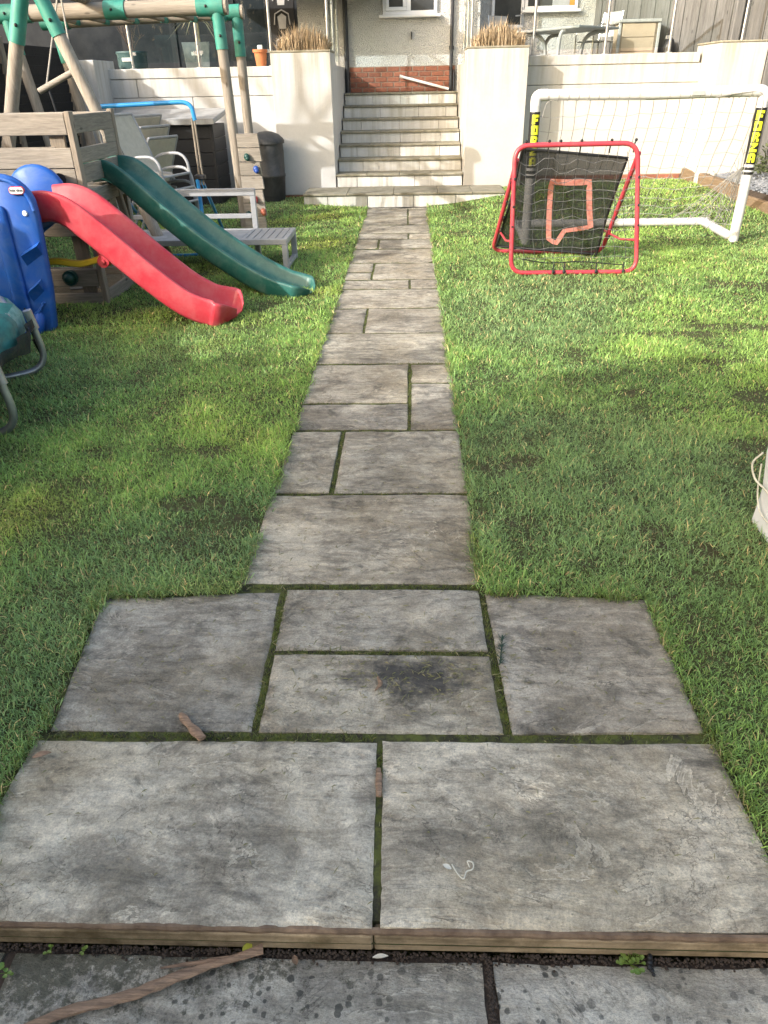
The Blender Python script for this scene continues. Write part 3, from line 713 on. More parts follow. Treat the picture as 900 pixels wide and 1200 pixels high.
# clippings lying on the slabs
n = 1500; x = rng.uniform(-1.05, .82, n); y = .95+rng.beta(1.2, 1.6, n)*3.0
x[:420] = rng.normal(.0, .20, 420); y[:420] = rng.normal(1.70, .10, 420)
okc = np.array([in_path(a_, b_, -.02) for a_, b_ in zip(x, y)]); x = x[okc]; y = y[okc]; n = len(x)
mb_v = []; mbf = []
cl = MB()
for a_, b_ in zip(x, y):
    an = random.uniform(0, 6.28); l_ = random.uniform(.003, .012)*(1.4 if b_ > 1.5 else 1); w_ = .0008
    dx, dy = math.cos(an)*l_, math.sin(an)*l_; sx_, sy_ = -math.sin(an)*w_, math.cos(an)*w_; z = .0045
    cl.add([(a_-dx-sx_, b_-dy-sy_, z), (a_-dx+sx_, b_-dy+sy_, z), (a_+sx_*1.5, b_+sy_*1.5, z+.004), (a_+dx, b_+dy, z+.001)], [(0, 1, 2), (0, 2, 3)])
cl.build('grass_clippings', plain('dry_clipping', (.30,.27,.15), (.16,.17,.07), .8, 60), kind='stuff')

# ------------------------------------------------------------------ steps, walls, house
steps = thing('garden_steps', 'painted garden steps with mossy stone treads at the end of the path', 'steps', (-.15, 11.75, 0))
def riser(x0, x1, y, z0, z1, cuts):
    xs_ = [x0]+[x0+(x1-x0)*c for c in cuts]+[x1]
    for a, b in zip(xs_[:-1], xs_[1:]):
        MB().bbox(a+.003, b-.003, y+random.uniform(0, .003), y+.10, z0, z1, .003).build('riser_block', M['riser'], steps)
def treads(x0, x1, y0, y1, z, cuts):
    xs_ = [x0]+[x0+(x1-x0)*c for c in cuts]+[x1]
    for a, b in zip(xs_[:-1], xs_[1:]):
        MB().bbox(a+.002, b-.002, y0-random.uniform(.022, .032), y1, z-.034, z-random.uniform(0, .003), .006).build('tread_slab', M['tread'], steps)
fy = [11.74, 12.52, 12.93, 13.31, 13.68, 14.05, 14.42, 14.79]; fz = [.205, .39, .572, .757, .93, 1.103, 1.29, 1.475]
cutsR = [(.12,.32,.55,.76), (.16,.4,.62,.84), (.2,.33,.66,.83), (.14,.4,.5,.83), (.33,.5,.67,.84), (.16,.49,.83), (.32,.66,.9), (.25,.5,.75)]
cutsT = [(.22,.45,.67,.84), (.24,.5,.75), (.35,.66), (.25,.5,.8), (.33,.7), (.3,.6), (.35,.66), (.3,.6)]
for i in range(8):
    x0, x1 = (-1.60, 1.42) if i == 0 else (-1.155, .838)
    y1 = fy[i+1]+.10 if i < 7 else 15.19
    riser(x0+.01, x1-.01, fy[i], 0 if i == 0 else fz[i-1]-.002, fz[i]-.036, cutsR[i])
    treads(x0, x1, fy[i], y1, fz[i], cutsT[i])
    MB().box(x0+.02, x1-.02, fy[i]+.098, y1+.3, -.05, fz[i]-.04).build('step_core', M['mortar'], steps)

def wall(name, label, boxes, mat, bricks=None, cat='wall', loc=None):
    w = thing(name, label, cat, loc or (boxes[0][1][0], boxes[0][1][2], 0))
    for nm, b, m_ in boxes: MB().bbox(*b, .007).build(nm, m_, w)
    if bricks:
        x0, x1, y, z0, rows = bricks
        for r_ in range(rows):
            x = x0 - (r_ % 2)*.11
            while x < x1:
                a, b = max(x, x0), min(x+.215, x1)
                if b-a > .03: MB().bbox(a, b-.01, y+random.uniform(0, .003), y+.1, z0+r_*.075, z0+r_*.075+.065, .004).build('brick', M['brick'], w)
                x += .225
        MB().box(x0, x1, y+.008, y+.1, z0-.02, z0+rows*.075+.002).build('mortar', M['mortar'], w)
    return w
wall('planter_pillar', 'white planter pillar left of the steps crossed by branch shadows', [
  ('rendered_face', (-2.045, -1.160, 12.5, 13.2, .10, 2.02), M['wall']), ('coping', (-2.05, -1.155, 12.495, 13.205, 2.0205, 2.05), M['tread'])], None, (-2.03, -1.62, 12.51, .025, 1), 'planter')
wall('planter_pillar', 'cream planter pillar right of the steps beside the goal', [
  ('rendered_face', (.843, 1.735, 12.5, 13.2, .0, 2.02), M['wallR']), ('coping', (.838, 1.74, 12.495, 13.205, 2.0205, 2.05), M['tread'])], None, None, 'planter')
lw = [('coping_course', (-4.72, -2.05, 12.99, 13.25, 1.737, 1.87), M['wall'])]
for a, b in ((-4.72, -4.25), (-4.245, -2.05)): lw.append(('wall_panel', (a, b-.003, 13.0, 13.2, 1.482, 1.73), M['wall']))
for a, b in ((-4.72, -3.4), (-3.395, -2.05)): lw.append(('wall_panel', (a, b-.003, 13.003, 13.2, .0, 1.476), M['wall']))
wall('retaining_wall', 'white panelled retaining wall behind the black storage box', lw, None, None)
rw = [('coping_course', (1.74, 4.36, 12.985, 13.25, 1.80, 1.93), M['wallR']), ('wall_panel', (1.74, 4.40, 13.0, 13.2, 1.545, 1.794), M['wallR']), ('wall_panel', (1.74, 4.43, 13.003, 13.2, .27, 1.539), M['wallR'])]
wall('retaining_wall', 'cream retaining wall behind the football goal', rw, None, (1.76, 4.36, 12.985, .20, 1))
wall('end_pier', 'cream pier closing the right wall next to the grey fence', [('rendered_face', (4.40, 5.06, 12.3, 13.3, .1, 2.02), M['wallR']), ('coping', (4.385, 5.065, 12.29, 13.3, 2.0205, 2.045), M['tread'])], None, None, 'pier')
wall('end_pier', 'pale pier in front of the left wall behind the swing', [('rendered_face', (-5.35, -4.66, 12.45, 13.3, 0, 1.985), M['wall'])], None, None, 'pier')
wall('cheek_wall', 'low cheek wall flanking the left of the steps', [('rendered_face', (-1.36, -1.162, 13.206, 15.15, 0, 1.87), M['wall'])], None, None)
wall('cheek_wall', 'low cheek wall flanking the right of the steps', [('rendered_face', (.845, 1.05, 13.206, 15.15, 0, 1.87), M['wallR'])], None, None)
for nm, b in (('terrace', (-9, -1.37, 13.255, 15.19, 0, 1.74)), ('terrace', (1.06, 9, 13.255, 17.5, 0, 1.74))):
    MB().box(*b).build(nm, M['concrete'], kind='structure')

house = thing('house', 'pebbledashed house with a brick plinth and white windows above the steps', 'house', (0, 15.2, 1.4))
MB().box(-1.95, 1.22, 15.21, 20, 1.3, 6.0).build('wall', M['house'], house)
MB().box(1.221, 3.95, 16.2, 20, 1.3, 6.0).build('wall', M['house'], house)
MB().box(-9, -1.951, 15.6, 20, 1.3, 6.0).build('wall', M['dframe'], house)
MB().box(-1.07, .815, 15.19, 15.209, 1.47, 1.872).build('mortar', M['mortar'], house)
for r_ in range(5):
    x = -1.066-(r_ % 2)*.11
    while x < .81:
        a, b = max(x, -1.066), min(x+.215, .812)
        if b-a > .03: MB().bbox(a, b-.012, 15.178+random.uniform(0, .004), 15.195, 1.478+r_*.079, 1.478+r_*.079+.066, .004).build('brick', M['brick'], house)
        x += .225
def window(x0, x1, z0, z1, y, mull, label=None, sill=True):
    w = MB(); f = .055
    for b in ((x0, x1, z0, z0+f), (x0, x1, z1-f, z1), (x0, x0+f, z0+f, z1-f), (x1-f, x1, z0+f, z1-f)): w.bbox(b[0], b[1], y-.05, y+.02, b[2], b[3], .006)
    for m_ in mull: w.bbox(m_-.04, m_+.04, y-.049, y+.02, z0+f, z1-f, .006)
    o = w.build('window', M['upvc'], house)
    MB().box(x0+f*.5, x1-f*.5, y-.02, y-.012, z0+f*.5, z1-f*.5).build('pane', M['pane'], o)
    if sill: MB().bbox(x0-.06, x1+.06, y-.12, y+.02, z0-.045, z0-.001, .008).build('sill', M['upvc'], o)
    return o
wn1 = window(-.465, .475, 2.63, 3.75, 15.205, [-.02])
mb = MB(); mb.bbox(-.41, -.06, 15.150, 15.165, 2.685, 3.69, .004); inner = MB()
for b in ((-.41, -.06, 2.685, 2.74), (-.41, -.355, 2.74, 3.69), (-.115, -.06, 2.74, 3.69)): inner.bbox(b[0], b[1], 15.140, 15.156, b[2], b[3], .005)
inner.build('sash', M['upvc'], wn1)
MB().bbox(.20, .225, 15.186, 15.19, 2.69, 2.82, .002).bbox(-.22, -.21, 15.186, 15.19, 2.72, 2.86, .002).build('ornament', M['white_pl'], wn1)
window(2.10, 3.06, 2.72, 3.8, 16.195, [])
MB().bbox(2.60, 2.91, 16.165, 16.172, 2.77, 3.7, .003).build('blind', M['lgrey'], house)
MB().bbox(2.912, 3.0, 16.163, 16.170, 2.77, 3.7, .003).build('curtain', plain('amber_curtain', (.50,.25,.03), (.42,.2,.03), .8, 9), house)
dr = window(1.50, 2.09, 1.76, 3.9, 16.195, [], sill=False); 
MB().bbox(1.555, 2.035, 16.135, 16.17, 1.80, 2.50, .01).build('door_panel', M['upvc'], dr)
MB().bbox(2.05, 2.075, 16.12, 16.14, 2.50, 2.76, .004).tube([(2.062, 16.12, 2.64), (2.062, 16.08, 2.64), (1.93, 16.08, 2.63)], .012, 6).build('handle', M['galv'], dr)
# dark sliding doors behind the left balustrade
for a, b in ((-6.3, -5.2), (-5.15, -4.3), (-4.25, -3.2), (-3.15, -2.55)):
    o = MB().box(a, b, 15.585, 15.598, 1.78, 3.8).build('glazed_door', M['dglass'], house)
    fr = MB()
    for x in (a, b): fr.bbox(x-.03, x+.03, 15.56, 15.60, 1.76, 3.82, .004)
    fr.bbox(a, b, 15.561, 15.60, 1.745, 1.80, .004); fr.build('frame', M['dframe'], o)
o = MB().box(-2.5, -2.06, 15.585, 15.598, 1.76, 3.8).build('front_door', M['black_pl'], house)
orn = MB()
for zz in (2.15, 2.55, 2.9):
    orn.tube([(-2.42, 15.58, zz), (-2.40, 15.57, zz+.16), (-2.28, 15.57, zz+.22), (-2.16, 15.57, zz+.16), (-2.14, 15.58, zz)], .012, 6)
    orn.add([(-2.34, 15.578, zz-.06), (-2.22, 15.578, zz-.06), (-2.20, 15.578, zz+.12), (-2.28, 15.578, zz+.17), (-2.36, 15.578, zz+.12)], [(0,1,2,3,4)])
orn.build('door_light', M['lid'], o)
dp = MB(); dp.tube([(-1.115, 15.14, 1.48), (-1.115, 15.14, 4.2)], .042, 10); dp.build('downpipe', M['pipe'], house, smooth=40)
dp = MB(); dp.tube([(.735, 15.15, 1.48), (.735, 15.15, 4.2)], .03, 10).tube([(.735, 15.15, 2.10), (.735, 15.15, 2.16)], .043, 10); dp.build('downpipe', M['pipe'], house, smooth=40)
MB().tube([(.79, 15.15, 1.48), (.79, 15.15, 1.80)], .016, 8).build('drain_pipe', M['pipe'], house)
MB().bbox(.02, .04, 15.15, 15.20, 2.27, 2.38, .003).tube([(.03, 15.17, 2.31), (.03, 15.12, 2.30), (.03, 15.12, 2.26)], .008, 6).build('hook', M['black_pl'], house)
MB().bbox(-3.4, -.35, 13.9, 15.2, 2.95, 3.08, .02).build('shade_canopy', M['canopy'], house)  # canopy added above the view to shade the upper house wall
MB().prism([(-9.4, 5.9), (4.1, 5.9), (3.4, 8.2), (-8.6, 8.2)], 'y', 14.9, 20.4, .02).build('roof', M['canopy'], house)
# white pole lying against the plinth
mb = MB().tube([(-.165, 15.10, 1.715), (.70, 15.08, 1.505)], .021, 8).tube([(-.18, 15.10, 1.72), (-.13, 15.10, 1.706)], .027, 8)
tag(mb.build('white_pole', M['white_pl'], smooth=40), 'white plastic pole leaning against the brick plinth', 'pole')

# balustrades
def balustrade(label, ps, panes, zb, zt, dashed=True):
    b = thing('glass_balustrade', label, 'balustrade', (*ps[0][:2], zb))
    for x, y in ps:
        mb = MB().tube([(x, y, zb), (x, y, zt)], .022, 10).tube([(x, y, zb), (x, y, zb+.012)], .05, 12); mb.build('post', M['steel'], b, smooth=40)
    for (xa, ya, xb, yb) in panes:
        dx, dy = xb-xa, yb-ya; l = math.hypot(dx, dy); mb = MB().beam((xa+dx/l*.05, ya+dy/l*.05, (zb+zt)/2+.03), (xb-dx/l*.05, yb-dy/l*.05, (zb+zt)/2+.03), .010, zt-zb-.09)
        mb.build('glass_panel', M['glass'], b)
        cl_ = MB()
        for (qx, qy, s_) in ((xa, ya, 1), (xb, yb, -1)):
            for zz in (zb+.2, zt-.2):
                cl_.beam((qx+s_*dx/l*.02, qy+s_*dy/l*.02, zz), (qx+s_*dx/l*.075, qy+s_*dy/l*.075, zz), .03, .045)
        cl_.build('clamp', M['steel'], b)
    mb = MB().tube([(*ps[0], zt), (*ps[-1], zt)], .024, 8); mb.build('handrail', M['steel'], b, smooth=40)
    return b
L3 = [(-4.29, 13.1), (-3.245, 13.1), (-2.12, 13.1)]
balustrade('glass balustrade with steel posts along the left terrace edge', L3, [(-4.29, 13.1, -3.245, 13.1), (-3.245, 13.1, -2.12, 13.1)], 1.87, 2.95)
L5 = [(1.87, 13.1), (2.95, 13.1), (3.912, 13.1)]
balustrade('clear balustrade with thin steel posts along the right terrace edge', L5, [(a[0], a[1], b[0], b[1]) for a, b in zip(L5[:-1], L5[1:])], 1.93, 2.95)
balustrade('balustrade beside the left flight of the steps', [(-1.26, 13.3), (-1.26, 14.2), (-1.26, 15.05)], [(-1.26, 13.3, -1.26, 14.2), (-1.26, 14.2, -1.26, 15.05)], 1.87, 2.95)
balustrade('balustrade beside the right flight of the steps', [(.95, 13.3), (.95, 14.2), (.95, 15.05)], [(.95, 13.3, .95, 14.2), (.95, 14.2, .95, 15.05)], 1.87, 2.95)
o = MB().tube([(4.93, 13.0, 2.045), (4.93, 13.0, 2.95)], .02, 10).build('steel_post', M['steel']); tag(o, 'lone steel post standing on the right end pier', 'post')

# terrace furniture and pots
def twigs(mb, base, n, h, spread, r=.004, seed=0):
    rd = random.Random(seed)
    for i in range(n):
        a = rd.uniform(0, 6.28); s_ = rd.uniform(.2, 1)*spread; hh = h*rd.uniform(.6, 1.1)
        pts = [Vector(base), Vector(base)+Vector((math.cos(a)*s_*.4, math.sin(a)*s_*.4, hh*.5)), Vector(base)+Vector((math.cos(a)*s_, math.sin(a)*s_, hh))]
        mb.tube(pts, [r, r*.8, r*.4], 5)
        for k in range(3):
            p = pts[1].lerp(pts[2], rd.random()); q = p+Vector((rd.uniform(-.12,.12), rd.uniform(-.12,.12), rd.uniform(.05,.18)))
            mb.tube([p, q], [r*.6, r*.3], 4)
p = thing('plant_pot', 'round teal glazed pot with bare twigs behind the left glass', 'pot', (-4.45, 13.6, 1.74))
MB().lathe([(.15, 0), (.20, .05), (.23, .2), (.23, .33), (.245, .36), (.235, .38), (.2, .37), (.19, .33)], (-4.45, 13.6, 1.74), 20).build('pot', M['potteal'], p, smooth=50)
mb = MB(); twigs(mb, (-4.45, 13.6, 2.05), 9, .5, .3, .006, 3); mb.build('bare_twigs', M['twig'], p)
MB().bbox(-4.54, -4.36, 13.36, 13.375, 1.98, 2.03, .005).build('pot_glint', M['white_pl'], p)  # white plate standing in for a bright reflection at the pot
p = thing('plant_pot', 'square slate grey planter with a spiky cordyline on the left terrace', 'pot', (-3.34, 13.6, 1.74))
MB().prism([(-3.53, 1.74), (-3.17, 1.74), (-3.13, 2.22), (-3.57, 2.22)], 'y', 13.4, 13.8, .01).build('pot', M['potgrey'], p)
MB().bbox(-3.43, -3.26, 13.385, 13.398, 2.04, 2.09, .005).build('pot_glint', M['white_pl'], p)  # another reflection modelled as a white plate
mb = MB(); rd = random.Random(5)
for i in range(70):
    a = rd.uniform(0, 6.28); el = rd.uniform(-.5, 1.4); l = rd.uniform(.45, .75); b = Vector((-3.34, 13.6, 2.58))
    dv = Vector((math.cos(a)*math.cos(el), math.sin(a)*math.cos(el), math.sin(el))); sd = dv.cross(Vector((0,0,1))).normalized()*.012
    m1 = b+dv*l*.5+Vector((0,0,.02)); e_ = b+dv*l+Vector((0,0,-.16*l))
    mb.add([b-sd*.6, b+sd*.6, m1+sd, m1-sd, e_], [(0,1,2,3), (3,2,4)])
mb.tube([(-3.34, 13.6, 2.2), (-3.34, 13.6, 2.6)], .03, 8); mb.build('cordyline', M['cordy'], p)
p = thing('plant_pot', 'orange terracotta pot at the right end of the left terrace', 'pot', (-2.30, 13.45, 1.87))
MB().lathe([(.075, 0), (.10, .18), (.118, .18), (.12, .22), (.105, .22), (.09, .18)], (-2.29, 13.12, 1.872), 18).build('pot', M['terracotta'], p, smooth=40)
MB().bbox(-2.33, -2.25, 13.10, 13.14, 2.05, 2.15, .01).build('drain_cover', M['white_pl'], p)
def dry_clump(label, x0, x1, y0, y1, z, n, seed):
    rd = random.Random(seed); mb = MB()
    for i in range(n):
        bx, by = rd.uniform(x0, x1), rd.uniform(y0, y1); a = rd.uniform(0, 6.28); h = rd.uniform(.10, .34)*rd.uniform(.8, 1.15)*(1.15-.6*abs((bx-(x0+x1)/2)/(x1-x0)*2)**2); s_ = rd.uniform(.02, .20)
        sd = Vector((math.cos(a+1.3), math.sin(a+1.3), 0))*.005; b = Vector((bx, by, z)); m1 = b+Vector((math.cos(a)*s_*.35, math.sin(a)*s_*.35, h*.62)); e_ = b+Vector((math.cos(a)*s_, math.sin(a)*s_, h*rd.uniform(.75, 1.05)))
        mb.add([b-sd, b+sd, m1+sd, m1-sd, e_], [(0,1,2,3), (3,2,4)])
    tag(mb.build('ornamental_grass', M['straw']), label, 'plant')
dry_clump('clump of dry straw grass on the left planter pillar', -1.95, -1.22, 12.58, 13.1, 2.04, 1500, 1)
dry_clump('clump of dry straw grass on the right planter pillar', .95, 1.68, 12.58, 13.1, 2.04, 1500, 2)
t = thing('patio_table', 'grey metal patio table with curved legs on the right terrace', 'table', (2.7, 14.4, 1.74))
MB().prism([(2.62, 13.55), (3.40, 14.25), (2.60, 15.55), (1.82, 14.85)], 'z', 2.30, 2.335, .01).build('table_top', M['lgrey'], t)
for x, y, s_ in ((2.45, 13.9, -.2), (3.15, 14.3, -1), (2.55, 15.2, -.6), (2.0, 14.75, 1)):
    MB().tube(smooth_path([(x-.1*s_, y, 2.29), (x+.18*s_, y, 2.25), (x+.3*s_, y, 2.1), (x+.33*s_, y, 1.745)], 5), .03, 8).build('leg', M['lgrey'], t, smooth=40)
MB().bbox(2.1, 3.0, 14.4, 14.6, 1.94, 1.975, .01).build('shelf', M['lgrey'], t)
def small_chair(label, x, y, rot):
    c = thing('terrace_chair', label, 'chair', (0, 0, 0))
    m_ = MB()
    for s_ in (-.24, .24):
        m_.tube(smooth_path([(-.25, s_, 0), (-.22, s_, .44), (-.30, s_, .86)], 4), .014, 6).tube(smooth_path([(.25, s_, 0), (.24, s_, .62), (-.22, s_, .64)], 4), .014, 6)
    m_.build('frame', M['steel'], c, smooth=40)
    MB().bbox(-.22, .24, -.24, .24, .42, .44, .006).build('seat', M['lid'], c); MB().beam((-.235, 0, .5), (-.30, 0, .86), .46, .015, (1,0,0)).build('backrest', M['lid'], c)
    c.location = (x, y, 1.74); c.rotation_euler.z = rot; return c
small_chair('grey terrace chair at the left end of the patio table', 1.75, 15.3, -.8)
small_chair('grey terrace chair between patio table and beige cabinet', 3.25, 15.1, 3.6)
c = thing('garden_cabinet', 'beige panelled garden cabinet against the grey fence', 'cabinet', (3.8, 14.6, 1.74))
MB().bbox(3.50, 4.10, 14.55, 15.0, 1.741, 2.40, .006).build('carcass', M['beige'], c)
for k in range(3): MB().bbox(3.53, 4.07, 14.528, 14.549, 1.80+k*.2, 1.993+k*.2, .005).build('panel', M['beige'], c)
MB().bbox(3.455, 4.15, 14.50, 15.05, 2.401, 2.45, .01).build('lid', M['lid'], c)
for x in (3.46, 4.105): MB().bbox(x, x+.045, 14.52, 14.56, 1.741, 2.40, .005).build('corner_post', M['lid'], c)
o = MB().lathe([(.09, 0), (.11, .04), (.11, .3), (.06, .42), (.03, .44)], (4.32, 14.5, 1.74), 14).build('gas_bottle', M['black_pl'], smooth=40); tag(o, 'small dark bottle between the beige cabinet and a steel post', 'bottle')
# boarded fence behind right terrace
f = thing('timber_fence', 'tall silver grey boarded fence behind the right terrace', 'fence', (4.2, 15, 1.7))
a = Vector((3.40, 16.2)); b = Vector((5.6, 12.9)); n = 26
for i in range(n):
    p0 = a.lerp(b, i/n); p1 = a.lerp(b, (i+.97)/n); off = Vector((.012 if i % 2 else 0, .008 if i % 2 else 0))
    p0 = p0+off; p1 = p1+off
    MB().beam((p0.x, p0.y, 2.75), (p1.x, p1.y, 2.75), .02, 2.1+random.uniform(-.02, .02)).build('fence_board', M['grey_board'], f)
MB().beam((4.93, 13.5, 2.6), (5.06, 13.5, 2.6), .1, 2.4).build('fence_post', M['grey_board'], f)
f = thing('timber_fence', 'grey boarded fence beyond the gravel bed on the right', 'fence', (5.3, 12, .2))
for i in range(40):
    y = 12.25-i*.15; x = 5.14+.03*(i % 2)*.5+(12.25-y)*.03
    MB().bbox(x, x+.02, y-.146, y, .2, 1.95+random.uniform(-.015, .015), .004).build('fence_board', M['grey_board'], f)
MB().bbox(5.0701, 5.16, 12.28, 12.40, .1, 2.5, .008).build('fence_post', M['grey_board'], f)

# gravel bed
mb = MB(); bed = [(4.43, 12.29), (5.2, 12.29), (5.4, 8.0), (4.95, 8.0)]
mb.prism(bed, 'z', -.05, .27); mb.build('gravel_soil', M['soil'], kind='structure')
mb = MB(); rd = random.Random(8)
for i in range(5200):
    t_ = rd.random(); s_ = rd.random(); y = 12.29-(t_**1.3)*3.6; x = 4.47+(12.29-y)*.11+s_*(.72-(12.29-y)*.05); r = rd.uniform(.012, .030)
    z = .275+.10*s_+rd.uniform(-.008, .016); a = rd.uniform(0, 6.28); tl = rd.uniform(-.7, .7)
    M_ = Matrix.Translation((x, y, z)) @ Matrix.Rotation(a, 4, 'Z') @ Matrix.Rotation(tl, 4, 'X')
    vs = [M_ @ Vector(q) for q in ((-r, -r*.6, 0), (r*.8, -r*.7, 0), (r, r*.5, 0), (-r*.5, r*.8, 0), (-r*.7, -r*.3, r*.4), (r*.6, -r*.4, r*.35), (r*.4, r*.4, r*.4))]
    mb.add(vs, [(0,1,5,4), (1,2,6,5), (2,3,6), (3,0,4,6), (4,5,6)])
mb.build('slate_gravel', M['slate'], kind='stuff')
for lab, x0, y0, x1, y1 in (('brown timber sleeper edging the gravel, nearest the wall', 4.41, 12.95, 4.60, 11.0), ('brown timber sleeper edging the gravel, nearest the goal post', 4.605, 10.98, 4.90, 8.2)):
    z0 = lawn_h(x0-.1, (y0+y1)/2+.3)
    o = MB().beam((x0, y0, z0+.07), (x1, y1, z0+.0), .12, .22).build('sleeper', M['sleeper']); tag(o, lab, 'sleeper', 'sleepers edging the gravel bed')
def leaf_clump(name, label, c, r, n, mat, size=.03, seed=1, cat='plant'):
    rd = random.Random(seed); mb = MB()
    for i in range(n):
        a = rd.uniform(0, 6.28); q = rd.random()**.5; p_ = Vector((c[0]+math.cos(a)*q*r, c[1]+math.sin(a)*q*r, c[2]+rd.random()*r*1.3*(1.1-q)))
        u = Vector((rd.gauss(0,1), rd.gauss(0,1), rd.gauss(0,1))).normalized(); w = u.orthogonal().normalized()
        s_ = size*rd.uniform(.5, 1.3); mb.add([p_-u*s_, p_+w*s_*.45, p_+u*s_, p_-w*s_*.45], [(0,1,2,3)])
    for i in range(8):
        a = rd.uniform(0, 6.28); mb.tube([c, (c[0]+math.cos(a)*r*.6, c[1]+math.sin(a)*r*.6, c[2]+r*.9)], [.004, .002], 4)
    return tag(mb.build(name, mat), label, cat)
leaf_clump('shrub', 'scrubby green shrub behind the right goal post on the gravel', (5.12, 11.6, .42), .34, 420, M['shrub'], .035, 3)
leaf_clump('weed_plant', 'low green weed by the sleeper edging near the fence', (4.98, 10.3, .27), .20, 200, M['shrub'], .025, 4)
leaf_clump('weed_plant', 'small weed where gravel meets the cream pier', (4.55, 12.1, .27), .10, 60, M['shrub'], .02, 6)

# ------------------------------------------------------------------ left fence and trees
f = thing('lap_fence', 'dark stained lap fence along the left of the garden', 'fence', (-5, 10, 0))
for seg in range(6):
    y0 = 12.3-seg*1.8; y1 = y0-1.74; x0 = -5.05+seg*.02*-3; x1 = x0-.06
    for k in range(18):
        z = .1+k*.112
        MB().beam((x0+.012*(k % 2)*0, y0, z+.06), (x1, y1, z+.06), .022, .135, (.18, 0, 1)).build('fence_board', M['dark_board'], f)
    MB().bbox(x1-.05, x1+.05, y1-.05, y1+.05, 0, 2.2, .008).build('fence_post', M['wood_z'], f)
MB().bbox(-5.10, -4.99, 12.31, 12.41, 0, 2.28, .008).build('fence_post', M['wood_z'], f)
def branch(mb, p, dv, l, r, depth, rd, tips, droop=0.0):
    n = 3; pts = [Vector(p)]; q = Vector(p); dd = Vector(dv)
    for i in range(n):
        dd = (dd+Vector((rd.gauss(0,.10), rd.gauss(0,.10), rd.gauss(0,.08)+.05-droop))).normalized(); q = q+dd*l/n; pts.append(q.copy())
    mb.tube(pts, [r, r*.85, r*.72, r*.58], 6 if depth > 2 else 4, caps=False)
    if depth == 0: tips.append((pts[-1], dd)); return
    for k in range(rd.choice((2, 3, 3))):
        t_ = rd.uniform(.45, 1.0); b = pts[min(3, int(t_*3))] if k else pts[-1]
        nd = (dd+Vector((rd.gauss(0,.5), rd.gauss(0,.5), rd.gauss(.12,.35)))).normalized()
        branch(mb, b, nd, l*rd.uniform(.55, .75), r*.60, depth-1, rd, tips)
def tree(name, label, base, h, r, depth, seed, leaf=None, nleaf=0, lsize=.06, cat='tree', lean=(0,0,1)):
    rd = random.Random(seed); t = thing(name, label, cat, base); mb = MB(); tips = []
    branch(mb, base, lean, h, r, depth, rd, tips); mb.build('trunk', M['bark'], t, smooth=60)
    if leaf:
        lm = MB()
        for p_, dd in tips:
            for k in range(nleaf):
                c_ = p_+Vector((rd.gauss(0,.16), rd.gauss(0,.16), rd.gauss(0,.14))); u = Vector((rd.gauss(0,1), rd.gauss(0,1), rd.gauss(0,1))).normalized(); w = u.orthogonal().normalized(); s_ = lsize*rd.uniform(.5, 1.3)
                lm.add([c_-u*s_, c_+w*s_*.5, c_+u*s_, c_-w*s_*.5], [(0,1,2,3)])
        lm.build('crown', leaf, t)
    return t
tree('blossom_tree', 'pale blossoming tree beyond the dark left fence', (-6.3, 12.6, 0), 1.5, .06, 5, 12, M['blossom'], 5, .035)
tree('bare_tree', 'leafless tree beyond the left fence', (-10.9, 4.9, 0), 4.9, .24, 6, 5, lean=(0,.03,1))
tree('bare_tree', 'leafless tree further along the left fence', (-13.0, 7.8, 0), 2.6, .11, 6, 9, M['conifer'], 2, .05)
# unseen conifer hedge, added behind the camera to shade the near lawn
rd = random.Random(31)
for i in range(13):
    x = -13.0+i*.94; y = -2.2+rd.uniform(-.3, .3); h = 4.75+rd.uniform(-.30, .35)
    t = thing('shade_hedge_tree', 'dense conifer added out of view to shade the near lawn', 'tree', (x, y, -.15), 'added conifers shading the near lawn')
    MB().tube([(x, y, -.15), (x+.03, y, 1.5), (x, y+.04, h*.92)], [.09, .06, .015], 7).build('trunk', M['bark'], t)
    lm = MB()
    for k in range(3600):
        z = (rd.random()**.8)*h; R0 = .72*(1-(z/h)**5)+.05; a = rd.uniform(0, 6.28); q = R0*(.55+.5*rd.random())*(1+.25*math.sin(a*3+i))
        c_ = Vector((x+math.cos(a)*q, y+math.sin(a)*q, z-.1)); u = (Vector((math.cos(a), math.sin(a), rd.uniform(.2, 1.5)))+Vector((rd.gauss(0,.4), rd.gauss(0,.4), 0))).normalized(); w = u.orthogonal().normalized(); s_ = rd.uniform(.06, .13)
        lm.add([c_-u*s_, c_+w*s_*.5, c_+u*s_, c_-w*s_*.5], [(0,1,2,3)])
    lm.build('crown', M['conifer'], t)

# ------------------------------------------------------------------ climbing frame with swing
cf = thing('climbing_frame', 'round timber climbing frame with teal brackets, monkey bars and swing beam', 'climbing frame', (-3.4, 9, 0))
def pole(a, b, r, mat, bracket=None, name='pole'):
    o = MB().tube([a, Vector(a).lerp(Vector(b), .5)+Vector((random.uniform(-.006,.006),)*3), b], [r, r*.98, r], 14).build(name, mat, cf, smooth=40)
    if bracket:
        A, B = Vector(a), Vector(b); l = (B-A).length
        for t0, t1 in bracket:
            p, q = A.lerp(B, t0), A.lerp(B, t1)
            MB().tube([p, q], r*1.13, 14).build('bracket', M['teal'], o, smooth=40)
            for s_ in (.35,):
                c_ = p.lerp(q, s_); MB().ball((c_.x+.01, c_.y-r*1.12, c_.z), .016, 8, 5).build('bolt', M['black_pl'], o)
    return o
AP = Vector((-3.37, 7.75, 2.42))
pole((-2.47, 7.75, .0), (-3.28, 7.75, 2.36), .058, M['log_z'], [(.86, 1.0)])
pole((-4.33, 7.75, .0), (-3.44, 7.77, 2.36), .062, M['log_z'], [(.84, 1.0)])
pole((-3.37, 7.6, 2.44), (-3.72, 10.05, 2.52), .07, M['log_y'], [(0, .08)], 'swing_beam')
